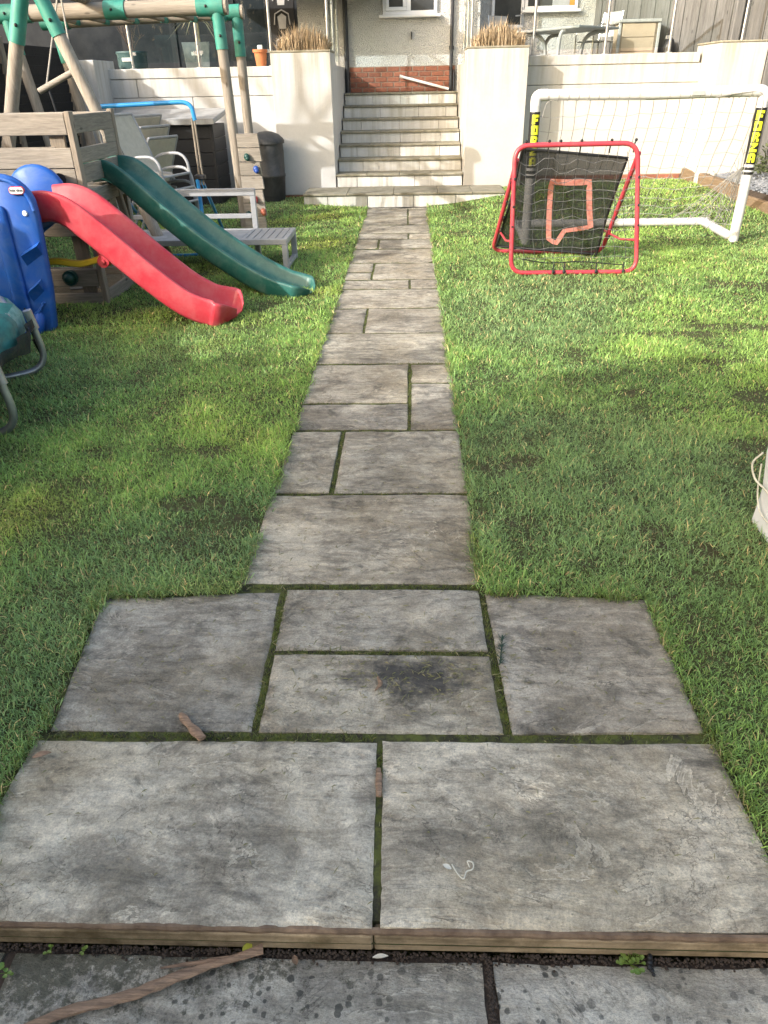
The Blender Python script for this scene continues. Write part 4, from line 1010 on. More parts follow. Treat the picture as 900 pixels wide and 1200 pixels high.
YN, YF = 10.0, 10.62
pole((-4.74, YN, 2.375), (-2.08, YN, 2.40), .085, M['log_x'], [(-.02, .14), (.47, .56), (.87, .985)], 'beam')
pole((-4.48, YF, 2.33), (-2.02, YF, 2.385), .075, M['log_x'], [(-.02, .12), (.84, .985)], 'beam')
for i in range(6):
    x = -4.1+i*.36; pole((x-.10, YN, 2.36), (x+.06, YF, 2.32), .035, M['log_y'], [(.05, .22), (.8, .95)], 'rung')
pole((-2.135, YN-.02, .0), (-2.20, YN, 2.36), .062, M['log_z'], [(.84, 1.0)])
pole((-2.10, YF, .0), (-2.105, YF, 2.35), .060, M['log_z'], [(.82, 1.0)])
pole((-4.35, YN, .0), (-4.66, YN, 2.34), .06, M['log_z'], [(.84, 1.0)])
pole((-4.10, YF, .0), (-4.36, YF, 2.32), .06, M['log_z'], [(.82, 1.0)])
# swing with trapeze bar
sw = thing('trapeze_swing', 'wooden trapeze bar hanging from two ropes under the swing beam', 'swing', (-3.75, 9, 1.7))
for (x0, z0, x1, y1, z1) in ((-3.62, 2.42, -3.93, 9.0, 1.655), (-3.58, 2.42, -3.60, 9.0, 1.78)):
    MB().tube([(x0, 9.0, z0), ((x0+x1)/2, 9.0, (z0+z1)/2), (x1, y1, z1)], .010, 6).build('rope', M['rope'], sw, smooth=40)
MB().tube([(-4.02, 8.99, 1.60), (-3.55, 9.01, 1.80)], .032, 10).build('bar', M['wood_x'], sw, smooth=40)
MB().tube([(-3.92, 9.0, 1.64), (-3.90, 9.0, 1.52), (-3.88, 9.01, 1.30), (-3.84, 9.0, 1.1)], .012, 5).build('knotted_chain', M['black_pl'], sw)
# rock wall on the end poles
rw_ = thing('climbing_wall', 'plank climbing wall with coloured grips fixed to the end poles', 'climbing wall', (-2.02, 9.9, 0))
for k in range(7):
    z0 = .02+k*.157
    MB().prism([(-2.105, z0), (-1.835+.012*(k % 2), z0), (-1.85+.012*(k % 2), z0+.15), (-2.108, z0+.15)], 'y', 9.86+.003*(k % 2), 9.905, .004).build('plank', M['wood_x'], rw_)
for x, z, m_ in ((-2.0, .86, 'rubber'), (-1.90, .72, 'gripblue'), (-1.95, .38, 'gripred'), (-1.86, .23, 'gripterra'), (-2.05, .2, 'rubber')):
    MB().ball((x, 9.84, z), .038, 10, 6, (1, .9, 1.1)).ball((x+.01, 9.82, z-.02), .028, 8, 5).build('grip', M[m_], rw_, smooth=60)
# ------------------------------------------------------------------ play tower
tw = thing('play_tower', 'weathered plank play tower with a sand pit behind the blue toy slide', 'play tower', (-3.4, 6.7, 0))
XR = -2.615; XL = -4.1
def post(x, y, z1, w=.07, t=.045): MB().bbox(x-w/2, x+w/2, y-t/2, y+t/2, 0, z1, .005).build('post', M['wood_z'], tw)
def hplank(x0, x1, y, z0, z1, t=.03): MB().bbox(x0, x1, y-t/2, y+t/2, z0, z1, .004).build('plank', M['wood_x'], tw)
def dplank(y0, y1, x, z0, z1, t=.028): MB().bbox(x-t/2, x+t/2, y0, y1, z0, z1, .004).build('plank', M['wood_y'], tw)
yF = 6.25
MB().bbox(XR-.025, XR+.02, yF-.02, yF+.055, 0, 1.465, .005).build('post', M['wood_z'], tw)
MB().bbox(XR-.025, XR+.02, 7.14, 7.20, 0, 1.46, .005).build('post', M['wood_z'], tw)
post(XR-.14, yF+.045, 1.30, .12, .03); post(XL, yF+.03, 1.46); post(XL, 7.2, 1.46); post(-3.6, 7.2, 1.3); post(-3.25, yF+.05, .56, .10, .04)
hplank(XL, XR-.03, yF, 1.305, 1.455); hplank(XL, XR-.03, yF+.002, 1.072, 1.215); hplank(XL, XR-.03, yF, .945, 1.066)
hplank(XL, XR-.16, yF+.03, 1.19, 1.222, .02)
hplank(XL, XR-.03, yF+.004, .56, .71); hplank(XL, XR-.03, yF, .155, .30); hplank(XL, XR+.01, yF-.004, .0, .10)
dplank(yF+.06, 7.13, XR, 1.31, 1.44); dplank(yF+.06, 7.13, XR, 1.10, 1.21); dplank(yF+.06, 7.13, XR, .955, 1.09); dplank(yF+.06, 7.0, XR+.005, 0, .115)
dplank(6.9, 7.14, XR, 1.21, 1.31); dplank(yF+.06, 7.14, XR, .78, .90); dplank(6.75, 6.9, XR-.01, .1, .78); hplank(XL, XR-.03, 7.2, 1.3, 1.44); hplank(XL, XR-.03, 7.2, .0, .12)
for k in range(6): MB().bbox(XL+.05, XR-.05, yF+.08+k*.147, yF+.215+k*.147, .86, .888, .004).build('floor_board', M['wood_x'], tw)
MB().box(XL+.02, XR-.03, yF+.02, 7.18, .0, .055).build('sand', M['canvas'], tw)
MB().beam((XR-.02, 7.0, .9), (-2.50, 7.0, .0), .06, .05).build('brace', M['wood_z'], tw)
g_ = MB().tube([(-2.87, yF-.02, .235), (-2.87, yF-.06, .235)], .062, 12).ball((-2.87, yF-.07, .235), .045, 10, 6); g_.build('grip', M['rubber'], tw, smooth=50)
MB().tube([(-2.83, yF-.02, 1.01), (-2.79, yF-.16, 1.03)], [.035, .05], 12).build('toy_telescope', M['gripblue'], tw, smooth=40)
MB().tube([(-2.775, yF-.02, 1.01), (-2.745, yF-.10, 1.0)], [.03, .048], 12).build('telescope_mount', M['black_pl'], tw, smooth=40)
o = MB().beam((-3.05, 6.55, .075), (-2.8, 6.6, .08), .03, .03).ball((-2.78, 6.6, .08), .04, 8, 5).build('sand_toy', M['lgrey'], smooth=40); tag(o, 'small grey sand toy lying in the sand pit', 'toy')

# ------------------------------------------------------------------ slides
def chute(name, mat, pts, half, hts, parent, thick=.022, depth=.2, lip=.03, endfac=None, floorz=.07):
    """U-shaped slide: pts = centreline of the rim height, hts = wall height above floor, width half"""
    P_ = smooth_path(pts, 6); n = len(P_); mb = MB(); prof_n = None
    for i, p in enumerate(P_):
        t = (P_[min(i+1, n-1)]-P_[max(i-1, 0)]); t.normalize()
        sd = Vector((t.y, -t.x, 0)).normalized()      # towards the camera side
        u = sd.cross(t).normalized();  u = u if u.z > 0 else -u
        f = i/(n-1); w = half*(1+ (endfac or (lambda f: 0))(f)); H = depth
        # profile (across, up): outer skin then inner skin
        pr = [(-w-.008, -H+.03), (-w-.018, -.02), (-w-.016, -.004), (-w-.006, .004), (-w+.014, .0), (-w+.026, -.02), (-w+.04, -H*.52), (-w+.075, -H*.68), (0, -H*.70),
              (w-.075, -H*.68), (w-.04, -H*.52), (w-.026, -.02), (w-.014, .0), (w+.006, .004), (w+.016, -.004), (w+.018, -.02), (w+.008, -H+.03), (w-.03, -H), (0, -H*.9), (-w+.03, -H)]
        for a_, b_ in pr: mb.v.append(tuple(p+sd*a_+u*b_))
        m = len(pr)
        if i:
            for k in range(m): mb.f.append(((i-1)*m+k, (i-1)*m+(k+1) % m, i*m+(k+1) % m, i*m+k)); mb.m.append(0)
    mb.f.append(tuple(range(m))); mb.m.append(0)
    # rounded nose closing the end
    e = P_[-1]; t = (P_[-1]-P_[-3]).normalized(); t.z = 0; t.normalize(); last = (n-1)*m
    for s_, (fw, sc, dz) in enumerate(((.035, .93, -.012), (.06, .78, -.035), (.07, .5, -.06))):
        b0 = len(mb.v); cen = sum((Vector(mb.v[last+k]) for k in range(m)), Vector())/m
        for k in range(m):
            q = Vector(mb.v[last+k]); q = cen+(q-cen)*sc+t*(fw if s_ == 0 else fw*.6)+Vector((0, 0, dz*.25)); q.z = max(q.z, .012); mb.v.append(tuple(q))
        for k in range(m): mb.f.append((last+k, last+(k+1) % m, b0+(k+1) % m, b0+k)); mb.m.append(0)
        last = b0
    mb.f.append(tuple(last+k for k in range(m))); mb.m.append(0)
    return mb.build(name, mat, parent, smooth=50)
gs = thing('green_slide', 'long dark green plastic slide running down from the play tower', 'slide', (-1.0, 6.5, 0))
chute('chute', M['green'], [(-2.72, 6.93, 1.085), (-2.56, 6.91, 1.09), (-2.40, 6.88, 1.02), (-2.10, 6.82, .77), (-1.75, 6.74, .50), (-1.40, 6.66, .28), (-1.15, 6.60, .165), (-1.02, 6.57, .13), (-.96, 6.555, .115)], .20, None, gs, depth=.17)
o = gs
MB().bbox(-2.79, -2.715, 6.74, 7.12, .93, 1.10, .012).build('mounting_plate', M['green'], gs)
ts = thing('toy_slide', 'red chute toy slide with blue rounded side panels and a yellow strut', 'toy slide', (-2.5, 5.6, 0))
ch = chute('chute', M['red'], [(-2.74, 5.76, .98), (-2.58, 5.755, .985), (-2.42, 5.75, .925), (-2.22, 5.745, .76), (-1.95, 5.74, .51), (-1.72, 5.735, .315), (-1.58, 5.73, .235), (-1.48, 5.73, .205), (-1.43, 5.725, .19)], .215, None, ts, depth=.21, endfac=lambda f: .10*ss(.75, 1, f))
def panel_outline(xc, w, h, taper=.07, n=14):
    pts = [(xc-w+taper*.4, .0), (xc+w-taper*1.6, .0), (xc+w-taper, .05), (xc+w-taper*.4, .35), (xc+w, h-w-.05)]
    for k in range(1, n): a = math.pi*k/n; pts.append((xc+w*math.cos(a), h-w*.92+w*.92*math.sin(a)))
    pts += [(xc-w, h-w-.05), (xc-w+taper*.2, .35)]
    return pts
o = MB().prism(panel_outline(-2.865, .235, 1.115), 'y', 5.40, 5.475, .022).build('side_panel', M['blue'], ts, smooth=50)
# raised column, moulded ledges, badge and bolt on the near panel
def rounded(x0, x1, z0, z1, r, n=5):
    out = []
    for cx, cz, a0 in ((x1-r, z0+r, -90), (x1-r, z1-r, 0), (x0+r, z1-r, 90), (x0+r, z0+r, 180)):
        for k in range(n+1): a = math.radians(a0+90*k/n); out.append((cx+r*math.cos(a), cz+r*math.sin(a)))
    return out
MB().prism(rounded(-2.965, -2.845, .04, .92, .05), 'y', 5.372, 5.402, .014).build('moulded_column', M['blue'], o, smooth=50)
arch = []
for k in range(15):
    a = math.pi*k/14; arch.append((-2.865+.225*math.cos(a), 5.398, .875+.215*math.sin(a)))
MB().tube(arch, .016, 8).build('moulded_rim', M['blue'], o, smooth=60)
for z, x0, x1 in ((.60, -2.795, -2.66), (.34, -2.815, -2.715)):
    MB().add([(x0, 5.401, z), (x1, 5.401, z+.07), (x1, 5.401, z-.02), (x0, 5.401, z-.10), (x0, 5.345, z-.02), (x1, 5.345, z+.05)], [(0,1,5,4), (4,5,2,3), (0,4,3), (1,2,5), (0,3,2,1)]).build('moulded_ledge', M['blue'], o, smooth=30)
MB().tube([(-2.83, 5.392, .14), (-2.78, 5.392, .18), (-2.735, 5.392, .24)], .012, 6).build('moulded_rib', M['blue'], o, smooth=60)
MB().tube(smooth_path([(-2.96, 5.38, .02), (-2.83, 5.36, .03), (-2.80, 5.38, .10), (-2.805, 5.43, .15)], 4), [.04]*13, 10).build('foot', M['blue'], o, smooth=60)
bd = MB().prism(rounded(-2.780, -2.670, .985, 1.037, .025), 'y', 5.380, 5.3985, .002).build('badge', M['red'], o, smooth=30)
MB().prism(rounded(-2.775, -2.675, .990, 1.032, .020), 'y', 5.3785, 5.3805).build('badge_face', M['white_pl'], o)
MB().tube([(-2.712, 5.399, .86), (-2.712, 5.388, .86)], [.020, .016], 12).build('bolt', M['white_pl'], o, smooth=40)
far = [(-3.16, 0), (-2.98, 0), (-2.96, .6), (-2.80, .70), (-2.66, .80)]+[(-2.875+.225*math.cos(math.pi*k/14), .91+.215*math.sin(math.pi*k/14)) for k in range(0, 15)]+[(-3.12, .5)]
MB().prism(far, 'y', 5.98, 6.05, .022).build('side_panel', M['blue'], ts, smooth=50)
MB().bbox(-3.1, -2.72, 5.478, 5.978, .72, .77, .012).build('platform', M['blue'], ts)
for z, x in ((.25, -3.1), (.5, -3.05)): MB().bbox(x-.06, x+.06, 5.478, 5.978, z-.025, z+.02, .01).build('step', M['blue'], ts)
MB().bbox(-3.02, -2.98, 5.478, 5.978, .10, .70, .012).build('cross_panel', M['blue'], ts)
st = []
for k in range(13):
    f = k/12; st.append((-2.93+.59*f, .452+.014*math.cos(f*2*math.pi*1.5)*-1+.02*f))
poly = [(x, z-.022) for x, z in st]+[(x, z+.022) for x, z in st[::-1]]
MB().prism(poly, 'y', 5.68, 5.74, .008).build('strut', M['yellow'], ts, smooth=40)
MB().tube([(-2.335, 5.66, .472), (-2.335, 5.76, .472)], .045, 14).bbox(-2.37, -2.29, 5.67, 5.75, .47, .60, .01).build('strut_bracket', M['red'], ts, smooth=40)
MB().tube([(-2.335, 5.66, .472), (-2.335, 5.65, .472)], .016, 10).build('bolt', M['red'], ts)
def text_mesh(name, s_, size, mat, parent, origin, bold=.0):
    cu = bpy.data.curves.new(name, 'FONT'); cu.body = s_; cu.size = size; cu.align_x = 'CENTER'; cu.align_y = 'CENTER'; cu.offset = bold; cu.extrude = .0004
    to = bpy.data.objects.new(name, cu); COL.objects.link(to); bpy.context.view_layer.update()
    me = bpy.data.meshes.new_from_object(to.evaluated_get(bpy.context.evaluated_depsgraph_get())); bpy.data.objects.remove(to)
    mb = MB(); mb.add([(origin[0]+v.co.x, origin[1]-v.co.z, origin[2]+v.co.y) for v in me.vertices], [tuple(p.vertices) for p in me.polygons])
    return mb.build(name, mat, parent)
text_mesh('badge_lettering', 'little tikes', .0235, M['black_print'], o, (-2.725, 5.3778, 1.011), .0006)

# ------------------------------------------------------------------ trampoline at the left edge
tr = thing('trampoline', 'trampoline with grey steel legs and faded teal pad at the left edge', 'trampoline', (-3.9, 3.5, 0))
TC = Vector((-4.01, 3.5, 0)); TR = 1.78; TZ = .46
circ = lambda r, z, n=48: [(TC.x+r*math.cos(2*math.pi*k/n), TC.y+r*math.sin(2*math.pi*k/n), z) for k in range(n)]
MB().tube(circ(TR, TZ), .022, 8, closed=True).build('rim', M['galv'], tr, smooth=60)
mb = MB(); ring = [(TR-.30, .02), (TR-.12, .055), (TR+.02, .05), (TR+.055, .0), (TR+.06, -.10)]
nk = 260
for r_, dz in ring:
    for k in range(nk):
        a = 2*math.pi*k/nk; wv = math.sin(a*31)*.012+math.sin(a*57+1)*.010+math.sin(a*113)*.005; sag = .10*ss(.2, .9, a)*ss(1.3, .8, a) if r_ > TR else 0
        mb.v.append((TC.x+(r_+wv)*math.cos(a), TC.y+(r_+wv)*math.sin(a), TZ+dz+wv-sag))
for i in range(len(ring)-1):
    for k in range(nk): mb.f.append((i*nk+k, i*nk+(k+1) % nk, (i+1)*nk+(k+1) % nk, (i+1)*nk+k)); mb.m.append(1 if i >= 2 and 14 < k < 50 else 0)
mb.build('pad', [M['padteal'], M['padwhite']], tr, smooth=60)
MB().prism([p[:2] for p in circ(TR-.28, 0)], 'z', TZ-.005, TZ+.003).build('jump_mat', M['black_pl'], tr)
mb = MB()
for k in range(40):          # loose safety net bunched over the rim
    f = k/39; a = -.45+f*.90; r_ = TR+.095+.02*math.sin(f*40)
    top = (TC.x+(r_+.012)*math.cos(a), TC.y+(r_+.012)*math.sin(a), TZ-.04); mid = (TC.x+(r_+.016)*math.cos(a), TC.y+(r_+.016)*math.sin(a), TZ-.08+.01*math.sin(f*31))
    bot = (TC.x+(r_-.01)*math.cos(a), TC.y+(r_-.01)*math.sin(a), TZ-.14-.03*math.sin(f*17))
    mb.v += [top, mid, bot]
    if k: b = (k-1)*3; mb.f += [(b, b+3, b+4, b+1), (b+1, b+4, b+5, b+2)]; mb.m += [0, 0]
mb.build('loose_net', M['trampnet'], tr, smooth=60)
for a in (.0, .55, 1.2, 1.8, 2.6, 3.3, 4.1, 4.9, 5.6):
    c_ = Vector((math.cos(a), math.sin(a), 0)); p_ = TC+c_*(TR+.11)
    pts = fillet([p_+Vector((0,0,TZ-.05)), p_+c_*.05+Vector((0,0,.03)), p_-c_*.55+Vector((.0,-.06,.03))], .17, 8)
    MB().tube(pts, .021, 10).build('leg', M['galv'], tr, smooth=60)
    MB().tube([p_+Vector((0,0,TZ-.04)), p_+c_*.02+Vector((0,0,TZ-.16))], .027, 10).build('leg_socket', M['galv'], tr, smooth=60)
MB().tube(smooth_path([(-2.48, 4.62, .40), (-2.46, 4.60, .22), (-2.44, 4.6, .10), (-2.47, 4.6, .2)], 4), .006, 5).build('tie_cord', M['black_pl'], tr)

# ------------------------------------------------------------------ bench, blue frame, chairs, box, butt
b = thing('garden_bench', 'low grey metal garden bench with slatted end under the green slide', 'bench', (-2.1, 7.8, 0))
SZ = .315; by0, by1 = 7.42, 8.08; bx0, bx1 = -2.98, -1.20
fr = MB(); fr.bbox(bx0, bx1, by0, by0+.05, SZ-.055, SZ, .005).bbox(bx0, bx1, by1-.05, by1, SZ-.055, SZ, .005).bbox(bx1-.05, bx1, by0+.05, by1-.05, SZ-.056, SZ-.001, .005).bbox(bx0, bx0+.05, by0+.05, by1-.05, SZ-.056, SZ-.001, .005).bbox(-1.66, -1.62, by0+.05, by1-.05, SZ-.05, SZ-.001, .004)
fr.build('seat_frame', M['lgrey'], b)
MB().bbox(bx0+.05, -1.665, by0+.052, by1-.052, SZ-.03, SZ-.006, .004).build('seat_panel', M['lgrey'], b)
for k in range(5):
    x0 = -1.612+k*.073; MB().bbox(x0, x0+.066, by0+.052, by1-.052, SZ-.025, SZ-.002, .004).build('slat', M['lgrey_slat'], b)
for x in (bx0, bx1-.055):
    for y in (by0, by1-.055): MB().bbox(x, x+.055, y, y+.055, 0, SZ-.056, .005).build('leg', M['lgrey'], b)
    MB().bbox(x+.004, x+.05, by0+.055, by1-.055, .02, .06, .004).build('floor_rail', M['lgrey'], b)
y_ = by1+.005
bk = MB().bbox(bx0, -1.60, y_, y_+.05, .63, .70, .005).bbox(bx0+.056, -1.656, y_+.004, y_+.046, .41, .455, .005).bbox(bx0, bx0+.055, y_, y_+.05, .0, .629, .005).bbox(-1.655, -1.60, y_, y_+.05, .0, .629, .005)
bk.build('back_frame', M['lgrey'], b)
bf = thing('blue_swing_stand', 'bright blue tubular kids stand with bare metal uprights behind the bench', 'frame', (-2.6, 8.3, 0))
for xa in (0, 1):
    x = -2.22 if xa else -3.17; s_ = 1 if xa else -1
    MB().tube([(x, 8.25, .02), (x, 8.25, .80)], .020, 10).build('leg', M['bluetube'], bf, smooth=40)
    MB().tube([(x-.30*s_*0-.16, 9.75, .03), (x+.02, 8.30, .80)], .018, 10).build('leg', M['bluetube'], bf, smooth=40)
    MB().tube([(x+.02, 8.27, .72), (x+.02*s_, 8.27, 1.34)], .012, 8).tube([(x+.055, 8.27, .72), (x+.045*s_, 8.27, 1.34)], .010, 8).build('upright', M['steel'] if not xa else M['wood_z'], bf, smooth=40)
    MB().bbox(x-.03, x+.08, 8.23, 8.32, .77, .82, .01).build('clamp', M['black_pl'], bf)
MB().tube(fillet([(-3.19, 8.27, 1.30), (-3.19, 8.27, 1.455), (-2.19, 8.27, 1.485), (-2.17, 8.27, 1.32)], .12, 6), .021, 10).build('top_bar', M['bluetube'], bf, smooth=40)
MB().tube([(-2.22, 8.25, .03), (-2.4, 8.22, .022), (-2.95, 8.22, .022)], .016, 8).build('ground_bar', M['bluetube'], bf, smooth=40)
# stacked chairs
def make_chair():
    c = thing('stacking_chair', 'x', 'chair', (0, 0, 0))
    fr = []
    for s_ in (-.27, .27):
        MB().tube(smooth_path([(-.02, s_, .38), (-.20, s_, .42), (-.30, s_, .66), (-.46, s_, 1.02)], 5), .016, 8).build('back_rail', M['lgrey'], c, smooth=40)
        MB().tube(fillet([(.25, s_*1.06, .0), (.20, s_*1.06, .61), (-.16, s_*1.06, .60), (-.30, s_*1.06, .50)], .16, 6), .017, 8).build('arm', M['lgrey'], c, smooth=40)
        MB().tube([(-.30, s_*1.05, .0), (-.12, s_, .40)], .015, 8).build('rear_leg', M['lgrey'], c, smooth=40)
    MB().tube([(-.46, -.27, 1.02), (-.46, .27, 1.02)], .016, 8).build('top_rail', M['lgrey'], c, smooth=40)
    mb = MB(); pts = smooth_path([(.22, 0, .40), (.0, 0, .375), (-.18, 0, .41), (-.295, 0, .66), (-.45, 0, 1.0)], 4)
    for p in pts: mb.v += [(p.x, -.26, p.z), (p.x, .26, p.z), (p.x-.006, -.26, p.z-.008), (p.x-.006, .26, p.z-.008)]
    for i in range(len(pts)-1):
        a = i*4; mb.f += [(a, a+4, a+5, a+1), (a+2, a+3, a+7, a+6), (a, a+2, a+6, a+4), (a+1, a+5, a+7, a+3)]; mb.m += [0]*4
    mb.f += [(0,1,3,2), tuple(len(pts)*4-4+k for k in (0,2,3,1))]; mb.m += [0,0]
    mb.build('sling', M['sling'], c, smooth=60)
    MB().tube([(.22, -.27, .395), (.22, .27, .395)], .015, 8).build('seat_rail', M['lgrey'], c, smooth=40)
    return c
c0 = make_chair(); first = True
lev = ['bottom', 'middle', 'top']
for st_, (cx_, cy_, rot, dz, dx, dyy) in enumerate(((-2.88, 9.30, -.30, .150, -.03, .01), (-3.55, 10.45, 2.72, .120, -.10, .05))):
    for k in range(3):
        c = c0 if first else copy_tree(c0); first = False
        c.location = (cx_+dx*k, cy_+dyy*k, .03+dz*k+(.02 if st_ else 0)); c.rotation_euler.z = rot
        where = 'front stack with its arms towards the path' if st_ == 0 else 'rear stack against the storage box'
        c['label'] = f'{lev[k]} cream sling chair of the {where}'; c['category'] = 'chair'; c['group'] = 'stacked garden chairs'
sb = thing('storage_box', 'black panelled storage box with a weathered grey lid by the wall', 'storage box', (-3.6, 12, 0))
for k in range(6):
    z0 = .06+k*.18
    MB().bbox(-4.33, -2.86, 11.80, 12.6, z0, z0+.174, .006).build('panel', M['rattan'], sb)
for x in (-4.34, -2.90): MB().bbox(x, x+.05, 11.79, 11.84, .04, 1.145, .006).build('corner_post', M['rattan'], sb)
MB().prism([(11.70, 1.15), (12.7, 1.26), (12.7, 1.33), (11.70, 1.22)], 'x', -4.42, -2.80, .012).build('lid', M['lid'], sb)
wb = thing('water_butt', 'dark grey water butt with domed lid between pillar and climbing wall', 'water butt', (-2.15, 12.3, 0))
MB().lathe([(.20, .05), (.225, .1), (.245, .4), (.252, .41), (.252, .44), (.245, .45), (.25, .75), (.245, .86)], (-2.16, 12.2, 0), 24).build('barrel', M['butt'], wb, smooth=40)
MB().lathe([(.27, .861), (.272, .90), (.25, .93), (.19, .985), (.09, 1.02), (.0001, 1.03)], (-2.16, 12.2, 0), 24).build('lid', M['butt'], wb, smooth=40)

# ------------------------------------------------------------------ goal
gl = thing('football_goal', 'white plastic football goal with a sagging white net on the right', 'goal', (2.45, 8.62, 0))
GX0, GX1, GY, GZ_, BY = 1.30, 3.605, 8.62, 1.475, 9.62
R0 = .052
for x in (GX0, GX1):
    MB().tube([(x, GY, .02), (x, GY, GZ_-.06)], R0, 16).build('goal_post', M['goal'], gl, smooth=40)
    MB().tube(fillet([(x, GY, GZ_-.10), (x, GY, GZ_), (x+(.11 if x == GX0 else -.11), GY, GZ_)], .05, 4), R0*1.06, 14).build('corner_joint', M['goal'], gl, smooth=40)
    MB().tube([(x, GY+.02, .055), (x+(.04 if x == GX0 else .0), BY, .075)], R0*.92, 14).build('side_bar', M['goal'], gl, smooth=40)
MB().tube([(GX0+.08, GY, GZ_), ((GX0+GX1)/2, GY, GZ_-.012), (GX1-.08, GY, GZ_)], R0, 16).build('crossbar', M['goal'], gl, smooth=40)
MB().tube([(GX0, BY, .075), (GX1+.04, BY, .075)], R0*.92, 14).build('back_bar', M['goal'], gl, smooth=40)
MB().bbox(2.86, 2.99, GY-R0-.003, GY-R0+.02, GZ_-.03, GZ_+.012, .002).build('sticker', M['lid'], gl)
GLY = {'F': ['11111','11111','11000','11110','11110','11000','11000'], 'O': ['11111','11111','11011','11011','11011','11111','11111'], 'R': ['11110','11111','11011','11110','11110','11011','11011'],
       'Z': ['11111','11111','00110','01100','11000','11111','11111'], 'A': ['01110','11111','11011','11011','11111','11011','11011']}
def cyl_patch(mb, cx, cy, r, a0, a1, z0, z1, n=4):
    for k in range(n):
        b0, b1 = a0+(a1-a0)*k/n, a0+(a1-a0)*(k+1)/n
        q = lambda a, rr, z: (cx+rr*math.sin(a), cy-rr*math.cos(a), z)
        mb.add([q(b0, r, z0), q(b1, r, z0), q(b1, r, z1), q(b0, r, z1)], [(0,1,2,3)])
for x, ac in ((GX0, .12), (GX1, -.30)):
    slv = MB(); cyl_patch(slv, x, GY, R0+.0015, -1.75, 1.75, .80, 1.325, 20)
    for z in (.70, .745): cyl_patch(slv, x, GY, R0+.0015, -1.75, 1.75, z, z+.028, 20)
    slv.build('black_sleeve', M['black_print'], gl, smooth=60)
    lt = MB(); hL = .0865; cw_ = .86/5
    for i, chx in enumerate('FORZA'):
        ztop = 1.30-i*.0985
        for r_ in range(7):
            for c_ in range(5):
                if GLY[chx][r_][c_] == '1':
                    a0 = ac-.72+1.44*c_/5; cyl_patch(lt, x, GY, R0+.0035, a0, a0+1.44/5, ztop-hL*(r_+1)/7, ztop-hL*r_/7, 2)
    lt.build('lettering', M['letter_y'], gl)
# net: back sheet from the crossbar to the back bar and two sides
mb = MB(); rd = random.Random(4); NX, NZ = 17, 11
def netpt(u, v):
    x = GX0+.03+(GX1-GX0-.06)*u; t_ = v
    y = GY+.05+(BY-GY-.02)*(t_**1.5); z = GZ_-.05-(GZ_-.14)*t_
    sag = math.sin(math.pi*t_)*.10; w = .022*mnoise.noise((u*7, v*6, 1))
    return Vector((x+.03*mnoise.noise((u*5, v*5, 4))+.05*(v-.2)*v*(u-.5), y+.05*mnoise.noise((u*4, v*4, 8)), z-sag*.6+w-.05*math.sin(u*math.pi*6)*v*(1-v)))
for i in range(NX+1): mb.tube([netpt(i/NX, j/22) for j in range(23)], .0036, 3, caps=False)
for j in range(1, NZ+1): mb.tube([netpt(i/34, j/NZ)+Vector((0, 0, -.014*abs(math.sin(i/34*math.pi*NX/2)))) for i in range(35)], .0036, 3, caps=False)
for x in (GX0, GX1):
    for j in range(1, 10):
        t_ = j/10; yb = GY+(BY-GY)*t_
        zt = GZ_-.05-(GZ_-.14)*(t_**.67)
        if zt > .12: mb.tube([(x, yb, .08), (x+.03*math.sin(j*2.1)*(1 if x > 2 else .5), yb-.06, (zt+.08)/2), (x, yb, zt)], .0036, 3, caps=False)
    for j in range(1, 9):
        z = j*.155; ye = GY+.05+(BY-GY)*((1-(z-.1)/(GZ_-.14)))**1.5 if z < GZ_-.05 else GY
        mb.tube([(x, GY+.04, z+.03), (x-.03, (GY+ye)/2, z-.04+.02*math.sin(j)), (x, max(ye, GY+.05), z)], .0036, 3, caps=False)
# slack net gathered up onto a hook on the right post
hook = Vector((GX1-.06, GY+.03, .77))
for k in range(9):
    f = k/8; fo = Vector((GX1-.55+.5*f, BY-.25-.5*f, .09+.06*(k % 2))); md = hook.lerp(fo, .5)+Vector((rd.uniform(-.05,.05), 0, -.04-.03*(k % 3)))
    mb.tube(smooth_path([hook, md, fo], 5), .0038, 3, caps=False)
for k in range(5):
    f = (k+1)/6; mb.tube([hook.lerp(Vector((GX1-.55+.5*q/8, BY-.25-.5*q/8, .1)), f)+Vector((0, 0, -.05*math.sin(q*2.4))) for q in range(9)], .0038, 3, caps=False)
mb.build('net', M['netw'], gl)
cl_ = MB()
for k in range(22):
    x = GX0+.12+k*.102; cl_.tube([(x+R0*1.03*0, GY+(R0+.002)*math.cos(a), GZ_-.006+(R0+.002)*math.sin(a)) for a in [2*math.pi*q/10 for q in range(10)]], .0022, 4, closed=True)
cl_.tube(smooth_path([(GX1-.5, GY-.05, GZ_-.05), (GX1-.3, GY-.055, GZ_-.02), (GX1-.05, GY-.05, GZ_-.02), (GX1-.02, GY-.055, GZ_-.2), (GX1-.06, GY-.055, .9), (GX1-.07, GY-.05, .45)], 5), .004, 5)
cl_.tube(smooth_path([(GX0+.07, GY-.04, GZ_-.2), (GX0+.12, GY-.05, GZ_-.06), (GX0+.3, GY-.055, GZ_-.05), (GX0+.7, GY-.05, GZ_-.055), (GX0+1.1, GY-.05, GZ_-.06)], 5), .004, 5)
cl_.build('net_ties', M['netw'], gl)
